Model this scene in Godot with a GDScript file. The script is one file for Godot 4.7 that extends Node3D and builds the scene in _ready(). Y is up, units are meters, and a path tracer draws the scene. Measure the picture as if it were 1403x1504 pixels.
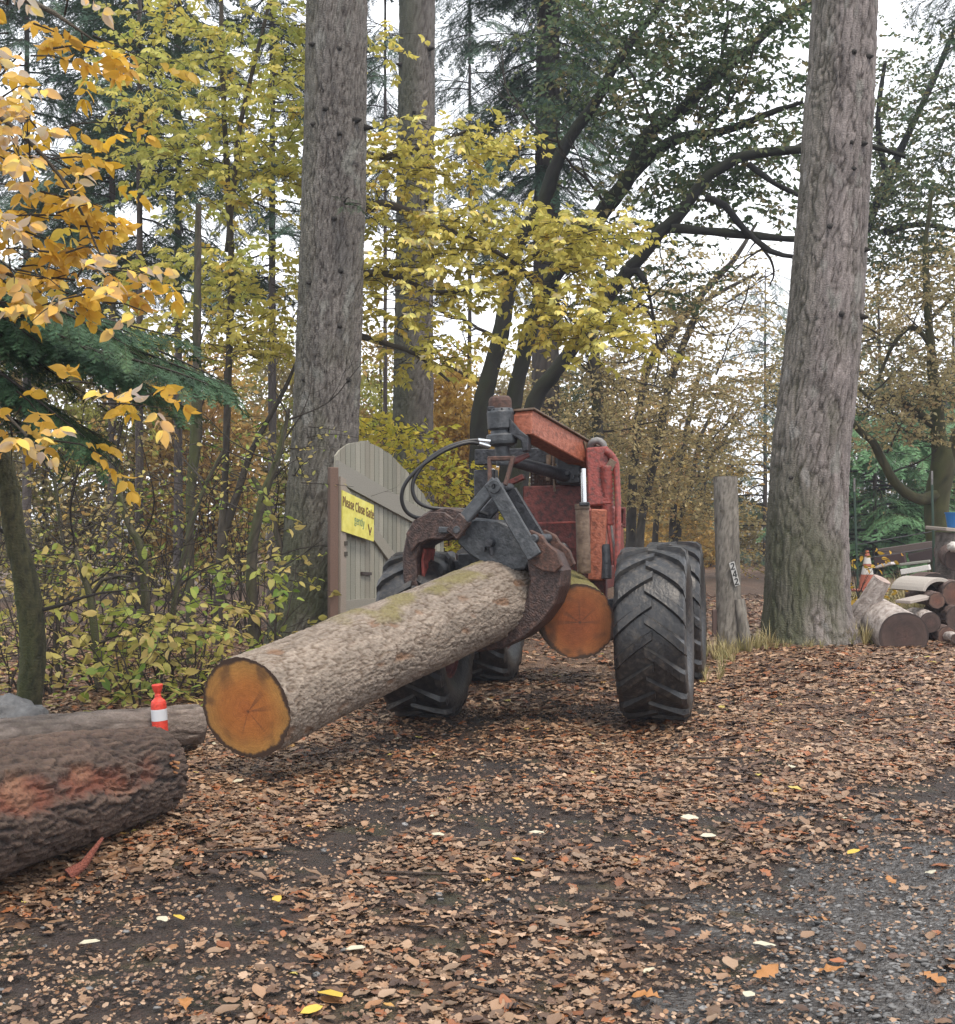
extends Node3D

const F := 1800.0
const EYE := 1.7
const PITCH := 0.00722
var rng := RandomNumberGenerator.new()
var cell := FastNoiseLite.new()
var fine := FastNoiseLite.new()
var soft := FastNoiseLite.new()
var M := {}
var used := {}
var leafm := {}
var leafy := 2.2

# ------------------------------------------------------------ mesh builder
class MB:
	var v := PackedVector3Array()
	var n := PackedVector3Array()
	var c := PackedColorArray()
	var idx := PackedInt32Array()
	var uv := PackedVector2Array()
	var col := Color.WHITE
	var with_uv := false

	func grid(pos: PackedVector3Array, rows: int, cols: int, wrap: bool, cl := PackedColorArray()) -> void:
		var b := v.size()
		v.append_array(pos)
		if cl.size() == pos.size():
			c.append_array(cl)
		else:
			for i in pos.size():
				c.append(col)
		for j in rows:
			var j0 := maxi(j - 1, 0) * cols
			var j1 := mini(j + 1, rows - 1) * cols
			for i in cols:
				var i0 := (i - 1 + cols) % cols if wrap else maxi(i - 1, 0)
				var i1 := (i + 1) % cols if wrap else mini(i + 1, cols - 1)
				var du := pos[j * cols + i1] - pos[j * cols + i0]
				var dv := pos[j1 + i] - pos[j0 + i]
				if du.length_squared() < 1e-12:
					var jj := j - 1 if j > 0 else j + 1
					du = pos[jj * cols + i1] - pos[jj * cols + i0]
				n.append(dv.cross(du).normalized())
		var last := cols if wrap else cols - 1
		for j in rows - 1:
			for i in last:
				var k := b + j * cols + i
				var l := b + j * cols + (i + 1) % cols
				idx.append_array([k, l, k + cols, l, l + cols, k + cols])

	# corners counter-clockwise as seen from outside
	func quad(p: Vector3, q: Vector3, r: Vector3, s: Vector3) -> void:
		var nn := (q - p).cross(s - p)
		if nn.length_squared() < 1e-14:
			nn = (r - q).cross(s - q)
		nn = nn.normalized()
		var b := v.size()
		v.append_array([p, q, r, s])
		n.append_array([nn, nn, nn, nn])
		c.append_array([col, col, col, col])
		idx.append_array([b, b + 2, b + 1, b, b + 3, b + 2])

	func tri(p: Vector3, q: Vector3, r: Vector3) -> void:
		var nn := (q - p).cross(r - p).normalized()
		var b := v.size()
		v.append_array([p, q, r])
		n.append_array([nn, nn, nn])
		c.append_array([col, col, col])
		idx.append_array([b, b + 2, b + 1])

	# outline in x,y pushed out from z0 to z1, edges chamfered by bev
	func prism(poly_in: PackedVector2Array, z0: float, z1: float, bev: float, xf := Transform3D()) -> void:
		var poly := poly_in.duplicate()
		if Geometry2D.is_polygon_clockwise(poly):
			poly.reverse()
		var m := poly.size()
		var inn := PackedVector2Array()
		for i in m:
			var a := (poly[i] - poly[(i - 1 + m) % m]).normalized()
			var d := (poly[(i + 1) % m] - poly[i]).normalized()
			var na := Vector2(-a.y, a.x)
			var nd := Vector2(-d.y, d.x)
			var k := na + nd
			inn.append(poly[i] + k.normalized() * bev / maxf(0.45, k.normalized().dot(na)))
		var tr := Geometry2D.triangulate_polygon(inn)
		if tr.is_empty():
			inn = poly
			tr = Geometry2D.triangulate_polygon(poly)
		for i in range(0, tr.size(), 3):
			var p := inn[tr[i]]
			var q := inn[tr[i + 1]]
			var r := inn[tr[i + 2]]
			if (q - p).cross(r - p) < 0.0:
				var t := q
				q = r
				r = t
			tri(xf * Vector3(p.x, p.y, z1), xf * Vector3(q.x, q.y, z1), xf * Vector3(r.x, r.y, z1))
			tri(xf * Vector3(p.x, p.y, z0), xf * Vector3(r.x, r.y, z0), xf * Vector3(q.x, q.y, z0))
		for i in m:
			var a := poly[i]
			var d := poly[(i + 1) % m]
			var ia := inn[i]
			var ib := inn[(i + 1) % m]
			quad(xf * Vector3(a.x, a.y, z0 + bev), xf * Vector3(d.x, d.y, z0 + bev), xf * Vector3(d.x, d.y, z1 - bev), xf * Vector3(a.x, a.y, z1 - bev))
			if bev > 0.0:
				quad(xf * Vector3(a.x, a.y, z1 - bev), xf * Vector3(d.x, d.y, z1 - bev), xf * Vector3(ib.x, ib.y, z1), xf * Vector3(ia.x, ia.y, z1))
				quad(xf * Vector3(ia.x, ia.y, z0), xf * Vector3(ib.x, ib.y, z0), xf * Vector3(d.x, d.y, z0 + bev), xf * Vector3(a.x, a.y, z0 + bev))

	func box(s: Vector3, xf := Transform3D(), bev := 0.006) -> void:
		var h := s / 2.0
		var b := minf(bev, minf(h.x, minf(h.y, h.z)) * 0.45)
		prism(PackedVector2Array([Vector2(-h.x + b, -h.y), Vector2(h.x - b, -h.y), Vector2(h.x, -h.y + b), Vector2(h.x, h.y - b), Vector2(h.x - b, h.y), Vector2(-h.x + b, h.y), Vector2(-h.x, h.y - b), Vector2(-h.x, -h.y + b)]), -h.z, h.z, b, xf)

	# a box from a to b, w across, h along up
	func bar(a: Vector3, b: Vector3, w: float, h: float, up := Vector3.UP, bev := 0.006) -> void:
		var z := (b - a).normalized()
		var x := up.cross(z).normalized()
		if x.length_squared() < 0.5:
			x = Vector3.RIGHT.cross(z).normalized()
		var y := z.cross(x)
		box(Vector3(w, h, a.distance_to(b)), Transform3D(Basis(x, y, z), (a + b) / 2.0), bev)

	# profile of (radius, height), each stretch with its own crisp faces
	func lathe(prof: Array, segs: int, xf := Transform3D(), smooth := false) -> void:
		var rows := []
		if smooth:
			rows.append(prof)
		else:
			for k in prof.size() - 1:
				rows.append([prof[k], prof[k + 1]])
		for r in rows:
			var pos := PackedVector3Array()
			for p: Vector2 in r:
				for i in segs:
					var a := TAU * i / segs
					pos.append(xf * Vector3(p.x * cos(a), p.y, p.x * sin(a)))
			grid(pos, r.size(), segs, true)

	# a round bar through points, radius per point
	func tube(pts: PackedVector3Array, rad: PackedFloat32Array, segs: int, caps := false) -> void:
		var pos := PackedVector3Array()
		var t := (pts[1] - pts[0]).normalized()
		var nn := t.cross(Vector3(0.13, 0.31, 0.94)).normalized()
		for j in pts.size():
			t = (pts[mini(j + 1, pts.size() - 1)] - pts[maxi(j - 1, 0)]).normalized()
			nn = (nn - t * nn.dot(t)).normalized()
			var bb := nn.cross(t)
			for i in segs:
				var a := TAU * i / segs
				pos.append(pts[j] + (nn * cos(a) + bb * sin(a)) * rad[j])
		grid(pos, pts.size(), segs, true)
		if caps:
			for e in 2:
				var ring := PackedVector3Array()
				var ctr := pts[0] if e == 0 else pts[pts.size() - 1]
				var o := 0 if e == 0 else (pts.size() - 1) * segs
				for i in segs:
					ring.append(pos[o + i])
				for i in segs:
					if e == 0:
						tri(ctr, ring[(i + 1) % segs], ring[i])
					else:
						tri(ctr, ring[i], ring[(i + 1) % segs])

	func mesh() -> ArrayMesh:
		var arr := []
		arr.resize(Mesh.ARRAY_MAX)
		arr[Mesh.ARRAY_VERTEX] = v
		arr[Mesh.ARRAY_NORMAL] = n
		arr[Mesh.ARRAY_COLOR] = c
		arr[Mesh.ARRAY_INDEX] = idx
		var am := ArrayMesh.new()
		am.add_surface_from_arrays(Mesh.PRIMITIVE_TRIANGLES, arr)
		return am

# collects the places of leaves
class Fol:
	var t: Array[Transform3D] = []
	var c := PackedColorArray()
	func add(x: Transform3D, col: Color) -> void:
		t.append(x)
		c.append(col)

# ------------------------------------------------------------ places
func P(px: float, py: float, d: float) -> Vector3:
	var v := Vector3((px - 701.5) / F, -(py - 752.0) / F, -1.0).rotated(Vector3.RIGHT, PITCH)
	return Vector3(0, EYE, 0) + v * (d / -v.z)

func gh(x: float, z: float) -> float:
	var h := 0.09 * smoothstep(0.9, 2.2, x) * smoothstep(7.0, 10.0, -z)
	h += 0.10 * smoothstep(2.6, 3.6, x) * smoothstep(9.5, 13.0, -z)
	h += 0.03 * soft.get_noise_2d(x * 0.9, z * 0.9)
	h += 0.012 * soft.get_noise_2d(x * 5.0 + 40.0, z * 5.0)
	h -= 0.5 * smoothstep(2.0, 9.0, -x - 1.5) * smoothstep(9.0, 16.0, -z)
	return h

func G(px: float, py: float) -> Vector3:
	var d := F * EYE / maxf(py - 765.0, 12.0)
	var p := P(px, py, d)
	for i in 5:
		d = F * (EYE - gh(p.x, p.z)) / maxf(py - 765.0, 12.0)
		p = P(px, py, d)
	return p

func on_ground(px: float, d: float) -> Vector3:
	var x := (px - 701.5) / F * d
	return Vector3(x, gh(x, -d), -d)

# ------------------------------------------------------------ naming
func numbered(called: String) -> String:
	var k: int = used.get(called, 0)
	used[called] = k + 1
	return called if k == 0 else "%s_%03d" % [called, k]

func tag(o: Node, label: String, category: String, group := "") -> Node:
	o.set_meta("label", label)
	o.set_meta("category", category)
	if group:
		o.set_meta("group", group)
	return o

func thing(called: String, label: String, category: String, at := Vector3.ZERO, group := "") -> Node3D:
	var o := Node3D.new()
	o.name = numbered(called)
	add_child(o)
	o.position = at
	tag(o, label, category, group)
	return o

func part(called: String, mb, m: Material, parent: Node = null) -> MeshInstance3D:
	var o := MeshInstance3D.new()
	o.mesh = mb.mesh() if mb is MB else mb
	o.material_override = null
	o.set_surface_override_material(0, m)
	if parent == null:
		o.name = numbered(called)
		add_child(o)
	else:
		o.name = called
		parent.add_child(o, true)
	return o

func struct(o: Node) -> Node:
	o.set_meta("kind", "structure")
	return o

func strew(called: String, f: Fol, mesh: Mesh, m: Material, parent: Node = null) -> MultiMeshInstance3D:
	var mm := MultiMesh.new()
	mm.transform_format = MultiMesh.TRANSFORM_3D
	mm.use_colors = true
	mm.mesh = mesh
	mm.instance_count = f.t.size()
	for i in f.t.size():
		mm.set_instance_transform(i, f.t[i])
		mm.set_instance_color(i, f.c[i])
	var o := MultiMeshInstance3D.new()
	o.multimesh = mm
	o.material_override = m
	o.set_meta("kind", "stuff")
	if parent == null:
		o.name = numbered(called)
		add_child(o)
	else:
		o.name = called
		parent.add_child(o, true)
	return o

# ------------------------------------------------------------ materials
func noise_tex(freq: float, lo: Color, mid: Color, hi: Color, kind := 0, octaves := 4, seed_ := 1) -> NoiseTexture2D:
	var t := NoiseTexture2D.new()
	t.width = 512
	t.height = 512
	t.seamless = true
	var nz := FastNoiseLite.new()
	nz.noise_type = FastNoiseLite.TYPE_CELLULAR if kind == 1 else FastNoiseLite.TYPE_SIMPLEX_SMOOTH
	nz.seed = seed_
	nz.frequency = freq
	nz.fractal_octaves = octaves
	t.noise = nz
	var g := Gradient.new()
	g.offsets = PackedFloat32Array([0.12, 0.5, 0.88])
	g.colors = PackedColorArray([lo.linear_to_srgb(), mid.linear_to_srgb(), hi.linear_to_srgb()])
	t.color_ramp = g
	return t

func grey_tex(freq: float, octaves := 4, seed_ := 3, kind := 0) -> NoiseTexture2D:
	return noise_tex(freq, Color(0, 0, 0), Color(0.21, 0.21, 0.21), Color(1, 1, 1), kind, octaves, seed_)

func mat(called: String, lin: Color, rough: float, metal := 0.0) -> StandardMaterial3D:
	var m := StandardMaterial3D.new()
	m.resource_name = called
	m.albedo_color = lin.linear_to_srgb()
	m.roughness = rough
	m.metallic = metal
	M[called] = m
	return m

# paint or metal that is worn in patches
func worn(called: String, a: Color, b: Color, d: Color, rough: float, scale := 1.6, metal := 0.0, bump := 0.25) -> StandardMaterial3D:
	var m := mat(called, Color.WHITE, rough, metal)
	m.albedo_texture = noise_tex(0.012, a, b, d, 0, 5, called.hash() % 1000)
	m.uv1_triplanar = true
	m.uv1_scale = Vector3.ONE * scale
	m.heightmap_enabled = true
	m.heightmap_texture = M.bumpy
	m.heightmap_scale = bump
	return m

func leaf_mat(called: String, through: float, rough := 0.6) -> StandardMaterial3D:
	var m := mat(called, Color.WHITE, rough)
	m.vertex_color_use_as_albedo = true
	m.backlight_enabled = true
	m.backlight = Color(through, through, through)
	m.cull_mode = BaseMaterial3D.CULL_DISABLED
	return m

func vc_mat(called: String, rough: float, bump := 0.0, bscale := 3.0, bfreq := 0.03) -> StandardMaterial3D:
	var m := mat(called, Color.WHITE, rough)
	m.vertex_color_use_as_albedo = true
	if bump > 0.0:
		m.albedo_texture = noise_tex(bfreq, Color(0.62, 0.62, 0.62), Color(0.82, 0.82, 0.82), Color(1, 1, 1), 0, 4, 5)
		m.heightmap_enabled = true
		m.heightmap_texture = grey_tex(bfreq, 4, 6)
		m.heightmap_scale = bump
		m.uv1_triplanar = true
		m.uv1_scale = Vector3.ONE * bscale
	return m

func make_materials() -> void:
	M.bumpy = grey_tex(0.03, 5, 9)
	vc_mat("bark", 0.92, 0.8, 2.2, 0.035)
	vc_mat("limb", 0.95, 1.0, 3.0, 0.05)
	vc_mat("soil", 0.68, 3.0, 1.3, 0.06)
	M.soil.albedo_texture = noise_tex(0.05, Color(0.35, 0.35, 0.35), Color(0.62, 0.62, 0.62), Color(1, 1, 1), 0, 5, 5)
	vc_mat("cut wood", 0.72, 0.25, 6.0, 0.05)
	vc_mat("weathered wood", 0.85, 0.3, 5.0, 0.03)
	vc_mat("plain tint", 0.6)
	leaf_mat("leaf", 1.0)
	leaf_mat("needle", 0.4, 0.7)
	leaf_mat("litter", 0.12, 0.5)
	worn("red paint", Color(0.07, 0.024, 0.018), Color(0.20, 0.032, 0.024), Color(0.27, 0.06, 0.045), 0.5, 2.6)
	worn("dull red paint", Color(0.035, 0.014, 0.012), Color(0.105, 0.021, 0.017), Color(0.15, 0.038, 0.03), 0.55, 2.6)
	worn("faded orange paint", Color(0.13, 0.04, 0.022), Color(0.29, 0.085, 0.045), Color(0.35, 0.13, 0.08), 0.55, 2.6)
	worn("tan paint", Color(0.07, 0.042, 0.028), Color(0.125, 0.084, 0.056), Color(0.18, 0.125, 0.085), 0.6, 2.4)
	worn("rusty steel", Color(0.022, 0.012, 0.010), Color(0.05, 0.029, 0.024), Color(0.10, 0.055, 0.042), 0.55, 2.8, 0.0, 0.4)
	worn("rust brown", Color(0.03, 0.016, 0.011), Color(0.065, 0.03, 0.021), Color(0.13, 0.065, 0.045), 0.7, 2.8)
	worn("dark steel", Color(0.022, 0.026, 0.03), Color(0.042, 0.048, 0.055), Color(0.075, 0.078, 0.085), 0.5, 2.0)
	worn("black iron", Color(0.008, 0.009, 0.012), Color(0.018, 0.02, 0.025), Color(0.04, 0.042, 0.05), 0.45, 2.0)
	worn("grey steel", Color(0.09, 0.085, 0.085), Color(0.15, 0.145, 0.14), Color(0.21, 0.2, 0.19), 0.5, 2.0)
	worn("tyre rubber", Color(0.006, 0.0065, 0.008), Color(0.013, 0.0135, 0.015), Color(0.062, 0.052, 0.042), 0.42, 2.2)
	worn("wet gravel", Color(0.012, 0.010, 0.009), Color(0.042, 0.036, 0.032), Color(0.10, 0.095, 0.09), 0.32, 2.2, 0.0, 1.6)
	mat("chrome", Color(0.6, 0.62, 0.64), 0.18, 1.0)
	mat("hose rubber", Color(0.012, 0.012, 0.013), 0.45)
	worn("safety orange", Color(0.42, 0.04, 0.025), Color(0.62, 0.05, 0.03), Color(0.72, 0.07, 0.04), 0.5, 6.0, 0.0, 0.05)
	mat("faded cone orange", Color(0.34, 0.10, 0.06), 0.6)
	mat("reflective white", Color(0.55, 0.57, 0.6), 0.35)
	mat("plate white", Color(0.34, 0.34, 0.33), 0.6)
	mat("dirty white", Color(0.5, 0.48, 0.45), 0.6)
	worn("sign yellow", Color(0.56, 0.5, 0.08), Color(0.66, 0.6, 0.12), Color(0.70, 0.66, 0.2), 0.5, 1.5, 0.0, 0.02)
	mat("sign brown ink", Color(0.14, 0.08, 0.03), 0.7)
	mat("sign green ink", Color(0.16, 0.24, 0.13), 0.7)
	mat("black ink", Color(0.015, 0.015, 0.015), 0.6)
	mat("blue plastic", Color(0.02, 0.14, 0.38), 0.45)
	mat("fence green", Color(0.02, 0.045, 0.03), 0.6)
	mat("wire", Color(0.16, 0.16, 0.17), 0.5, 0.6)
	worn("stone", Color(0.10, 0.10, 0.10), Color(0.17, 0.165, 0.16), Color(0.24, 0.23, 0.22), 0.8, 2.0, 0.0, 0.8)
	worn("white paint", Color(0.55, 0.55, 0.53), Color(0.68, 0.68, 0.66), Color(0.75, 0.75, 0.74), 0.6)

# ------------------------------------------------------------ leaves
func blade(len: float, st: Array, fold: float, bend: float, crumple := 0.0) -> ArrayMesh:
	var mb := MB.new()
	var pl := PackedVector3Array()
	for s in st:
		var t: float = s[0]
		var w: float = s[1]
		var y := -bend * t * t
		var k := crumple
		pl.append(Vector3(t * len, (y + fold * w + rng.randf_range(-k, k)) * len, -w * len))
		pl.append(Vector3(t * len, (y + rng.randf_range(-k, k) * 0.5) * len, 0))
		pl.append(Vector3(t * len, (y + fold * w + rng.randf_range(-k, k)) * len, w * len))
	mb.grid(pl, st.size(), 3, false)
	return mb.mesh()

func make_leaves() -> void:
	var oval := [[0.0, 0.02], [0.18, 0.2], [0.42, 0.29], [0.7, 0.22], [0.9, 0.09], [1.0, 0.0]]
	var oak := [[0.0, 0.02], [0.1, 0.05], [0.2, 0.19], [0.29, 0.13], [0.41, 0.31], [0.51, 0.19], [0.62, 0.34], [0.72, 0.2], [0.82, 0.24], [0.92, 0.12], [1.0, 0.02]]
	leafm.oval = blade(1.0, oval, 0.25, 0.22)
	leafm.ash = blade(1.0, [[0.0, 0.02], [0.15, 0.17], [0.38, 0.27], [0.62, 0.25], [0.84, 0.12], [1.0, 0.0]], 0.35, 0.45, 0.05)
	leafm.flat = blade(1.0, oval, 0.1, 0.05, 0.03)
	leafm.oak = []
	for i in 3:
		leafm.oak.append(blade(1.0, oak, [0.45, -0.2, 0.12][i], [0.28, -0.14, 0.05][i], 0.06))
	leafm.oak.append(blade(1.0, oval, 0.3, -0.15, 0.05))
	leafm.oak.append(blade(0.8, [[0.0, 0.03], [0.12, 0.2], [0.3, 0.38], [0.45, 0.33], [0.66, 0.42], [0.8, 0.22], [1.0, 0.03]], -0.15, 0.15, 0.06))
	# a loose cluster of small leaves for far crowns, about half a metre across
	var mb := MB.new()
	for i in 26:
		var d := Vector3(rng.randf_range(-1, 1), rng.randf_range(-0.7, 0.7), rng.randf_range(-1, 1)) * 0.26
		var b := Basis.from_euler(Vector3(rng.randf_range(-1.4, 1.4), rng.randf() * TAU, rng.randf_range(-1.4, 1.4)))
		var s := rng.randf_range(0.08, 0.15)
		mb.col = Color.WHITE * rng.randf_range(0.72, 1.15)
		mb.quad(d, d + b * Vector3(0.45, 0, -0.28) * s, d + b * Vector3(1, -0.1, 0) * s, d + b * Vector3(0.45, 0.06, 0.28) * s)
	leafm.cluster = mb.mesh()
	# a flat fir spray, half a metre long, with side twigs and needles
	mb = MB.new()
	mb.col = Color(0.55, 0.35, 0.25)
	mb.tube(PackedVector3Array([Vector3.ZERO, Vector3(0.25, 0.0, 0), Vector3(0.5, -0.05, 0)]), PackedFloat32Array([0.005, 0.004, 0.002]), 3)
	for k in 15:
		var t := 0.04 + 0.46 * k / 14.0
		var side := 1.0 if k % 2 == 0 else -1.0
		var l := lerpf(0.2, 0.05, t / 0.5) * rng.randf_range(0.75, 1.15)
		var dir := Vector3(0.8, rng.randf_range(-0.7, 0.15), side * rng.randf_range(0.35, 0.75)).normalized()
		for q in 8:
			var o := Vector3(t, -0.2 * t * t, 0) + dir * l * q / 7.0
			for e in 2:
				var nd := (dir * 0.75 + dir.cross(Vector3.UP) * (0.8 if e == 0 else -0.8) + Vector3(0, rng.randf_range(-0.3, 0.3), 0)).normalized()
				var w := nd.cross(Vector3.UP).normalized() * 0.0045
				mb.col = Color.WHITE * rng.randf_range(0.7, 1.2)
				mb.tri(o - w, o + w, o + nd * 0.036)
	leafm.spray = mb.mesh()

func rdir(up := 0.0) -> Vector3:
	var v := Vector3(rng.randfn(), rng.randfn() + up, rng.randfn())
	return v.normalized() if v.length_squared() > 1e-6 else Vector3.UP

func facing(x: Vector3, up: Vector3, s: float) -> Basis:
	var z := x.cross(up)
	if z.length_squared() < 1e-5:
		z = x.cross(Vector3(0.3, 0.2, 0.9))
	z = z.normalized()
	return Basis(x, z.cross(x), z) * s

func tint(pal: Array, p: Vector3, freq := 0.6) -> Color:
	var k := clampf(0.5 + 0.75 * soft.get_noise_3d(p.x * freq * 4.0, p.y * freq * 4.0, p.z * freq * 4.0) + rng.randf_range(-0.25, 0.25), 0.0, 0.999) * (pal.size() - 1)
	var a: Color = pal[int(k)]
	var b: Color = pal[int(k) + 1]
	return a.lerp(b, k - int(k)) * rng.randf_range(0.8, 1.15)

# one leaf of an ash: leaflets in pairs along a stalk that droops
func ash_leaf(f: Fol, o: Vector3, dir: Vector3, s: float, pal: Array, pairs := 3) -> void:
	var d := dir
	var p := o
	var c := tint(pal, o)
	for k in pairs:
		p += d * s * 0.75
		d = (d + Vector3(0, -0.16, 0)).normalized()
		var side := d.cross(Vector3.UP).normalized()
		for e in [-1.0, 1.0]:
			var x: Vector3 = (side * e + d * 0.6 + Vector3(0, rng.randf_range(-0.45, 0.1), 0)).normalized()
			f.add(Transform3D(facing(x, (Vector3.UP * 0.5 + rdir()).normalized(), s * rng.randf_range(0.8, 1.15)), p), c * rng.randf_range(0.85, 1.12))
	f.add(Transform3D(facing(d, (Vector3.UP * 0.5 + rdir()).normalized(), s * 1.15), p), c)

# a thin twig with leaves; returns nothing, adds to twigs mesh and leaves
func twig(mb: MB, f: Fol, o: Vector3, dir: Vector3, len: float, every: float, s: float, pal: Array, kind := 0, droop := 0.25) -> void:
	var steps := maxi(3, int(len / 0.18))
	var pts := PackedVector3Array([o])
	var rad := PackedFloat32Array([0.008])
	var d := dir
	var p := o
	for k in steps:
		d = (d + rdir() * 0.18 + Vector3(0, -droop * 0.25, 0)).normalized()
		p += d * len / steps
		pts.append(p)
		rad.append(lerpf(0.007, 0.002, (k + 1.0) / steps))
	mb.tube(pts, rad, 3)
	var nl := int(len / every)
	for k in nl:
		var t := (k + rng.randf()) / nl * steps
		var i := mini(int(t), steps - 1)
		var q := pts[i].lerp(pts[i + 1], t - i)
		var w := (rdir(0.1) + d * 0.6).normalized()
		w.y *= 0.45
		w = w.normalized()
		if kind == 0:
			ash_leaf(f, q, w, s, pal, 3)
		else:
			f.add(Transform3D(facing((w + Vector3(0, -0.25, 0)).normalized(), (Vector3.UP * 0.4 + rdir()).normalized(), s * rng.randf_range(0.7, 1.2)), q), tint(pal, q))

# fills an uneven volume with leafy twigs, with gaps where the noise is low
func blob(mb: MB, f: Fol, c: Vector3, r: Vector3, base_count: int, len: float, every: float, s: float, pal: Array, kind := 0, gap := -0.1, gf := 0.5, droop := 0.25) -> void:
	var count := int(base_count * leafy)
	var made := 0
	for tr in count * 5:
		if made >= count:
			break
		var u := rdir() * pow(rng.randf(), 0.4)
		var p := c + u * r
		if soft.get_noise_3d(p.x * gf * 4.0 + 9.0, p.y * gf * 5.0, p.z * gf * 4.0) < gap:
			continue
		made += 1
		var d := (Vector3(u.x, 0.1, u.z).normalized() + rdir() * 0.7).normalized()
		d.y = d.y * 0.5
		twig(mb, f, p, d.normalized(), len * rng.randf_range(0.6, 1.3), every, s, pal, kind, droop)

func clusters(f: Fol, c: Vector3, r: Vector3, count: int, s: float, pal: Array, gap := -0.1, gf := 0.3) -> void:
	var made := 0
	for tr in count * 5:
		if made >= count:
			break
		var u := rdir() * pow(rng.randf(), 0.38)
		var p := c + u * r
		if soft.get_noise_3d(p.x * gf * 4.0 + 3.0, p.y * gf * 4.5, p.z * gf * 4.0) < gap:
			continue
		made += 1
		f.add(Transform3D(Basis.from_euler(Vector3(rng.randf_range(-0.4, 0.4), rng.randf() * TAU, rng.randf_range(-0.4, 0.4))) * s * rng.randf_range(0.7, 1.35), p), tint(pal, p, 0.25))

# ------------------------------------------------------------ trunks and logs
func smooth_path(ctrl: Array, step: float) -> Array:
	# ctrl: [Vector3, radius]; returns [points, radii]
	var pts := PackedVector3Array()
	var rad := PackedFloat32Array()
	for k in ctrl.size() - 1:
		var a: Vector3 = ctrl[maxi(k - 1, 0)][0]
		var b: Vector3 = ctrl[k][0]
		var c: Vector3 = ctrl[k + 1][0]
		var d: Vector3 = ctrl[mini(k + 2, ctrl.size() - 1)][0]
		var m := maxi(1, int(b.distance_to(c) / step))
		for i in m:
			var t := float(i) / m
			pts.append(b.cubic_interpolate(c, a, d, t))
			rad.append(lerpf(ctrl[k][1], ctrl[k + 1][1], t))
	pts.append(ctrl[ctrl.size() - 1][0])
	rad.append(ctrl[ctrl.size() - 1][1])
	return [pts, rad]

# bark: freq, stretch along the axis, depth, lo (furrow), hi (plate), moss amount and colour
func barked(mb: MB, pts: PackedVector3Array, rad: PackedFloat32Array, segs: int, bk: Dictionary, moss = null) -> PackedVector3Array:
	var pos := PackedVector3Array()
	var cl := PackedColorArray()
	var t := (pts[1] - pts[0]).normalized()
	var nn := t.cross(Vector3(0.13, 0.31, 0.94)).normalized()
	var s := 0.0
	var fr: float = bk.freq
	var st: float = bk.stretch
	var st2: float = bk.get("stretch2", bk.stretch * 2.6)
	var seed_: float = bk.get("seed", 0.0)
	var wob: float = bk.get("wobble", 0.04)
	for j in pts.size():
		if j > 0:
			s += pts[j].distance_to(pts[j - 1])
		t = (pts[mini(j + 1, pts.size() - 1)] - pts[maxi(j - 1, 0)]).normalized()
		nn = (nn - t * nn.dot(t)).normalized()
		var bb := nn.cross(t)
		for i in segs:
			var a := TAU * i / segs
			var r := rad[j]
			var qx := cos(a) * r
			var qz := sin(a) * r
			var w := soft.get_noise_3d(qx * 9.0, s * 7.0 + seed_, qz * 9.0)
			var w2 := soft.get_noise_3d(qz * 9.0 + 50.0, s * 7.0 + seed_, qx * 9.0)
			var f := cell.get_noise_3d((qx + w * 0.05) * fr, s * fr * st + seed_ + w2 * 0.3, (qz + w2 * 0.05) * fr) + 1.0
			var f2 := cell.get_noise_3d((qx + w * 0.03) * fr * 2.1 + 7.0, s * fr * st2 + seed_, (qz + w2 * 0.03) * fr * 2.1) + 1.0
			var h := 0.62 * smoothstep(0.02, bk.get("crack", 0.22), f) + 0.38 * smoothstep(0.02, 0.3, f2)
			var g := fine.get_noise_3d(qx * 30.0, s * 18.0 + seed_, qz * 30.0)
			var lump := soft.get_noise_3d(qx * 3.0, s * 1.2 + seed_, qz * 3.0)
			var dir := nn * cos(a) + bb * sin(a)
			var plate := fine.get_noise_3d(qx * 8.0 + 30.0, s * 1.6 + seed_, qz * 8.0)
			var c: Color = (bk.lo as Color).lerp(bk.hi, h) * (1.0 + 0.25 * g + 0.25 * lump + 0.35 * plate)
			var extra := 0.0
			var p: Vector3 = pts[j] + dir * (r * (1.0 + wob * lump) + bk.depth * (h - 1.0 + 0.35 * g))
			if moss != null:
				var mo: Array = moss.call(p, dir, a, s, h)
				c = c.lerp(mo[0], mo[1])
				extra = mo[2]
				p += dir * extra
			pos.append(p)
			cl.append(c)
	mb.grid(pos, pts.size(), segs, true, cl)
	return pos

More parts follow.
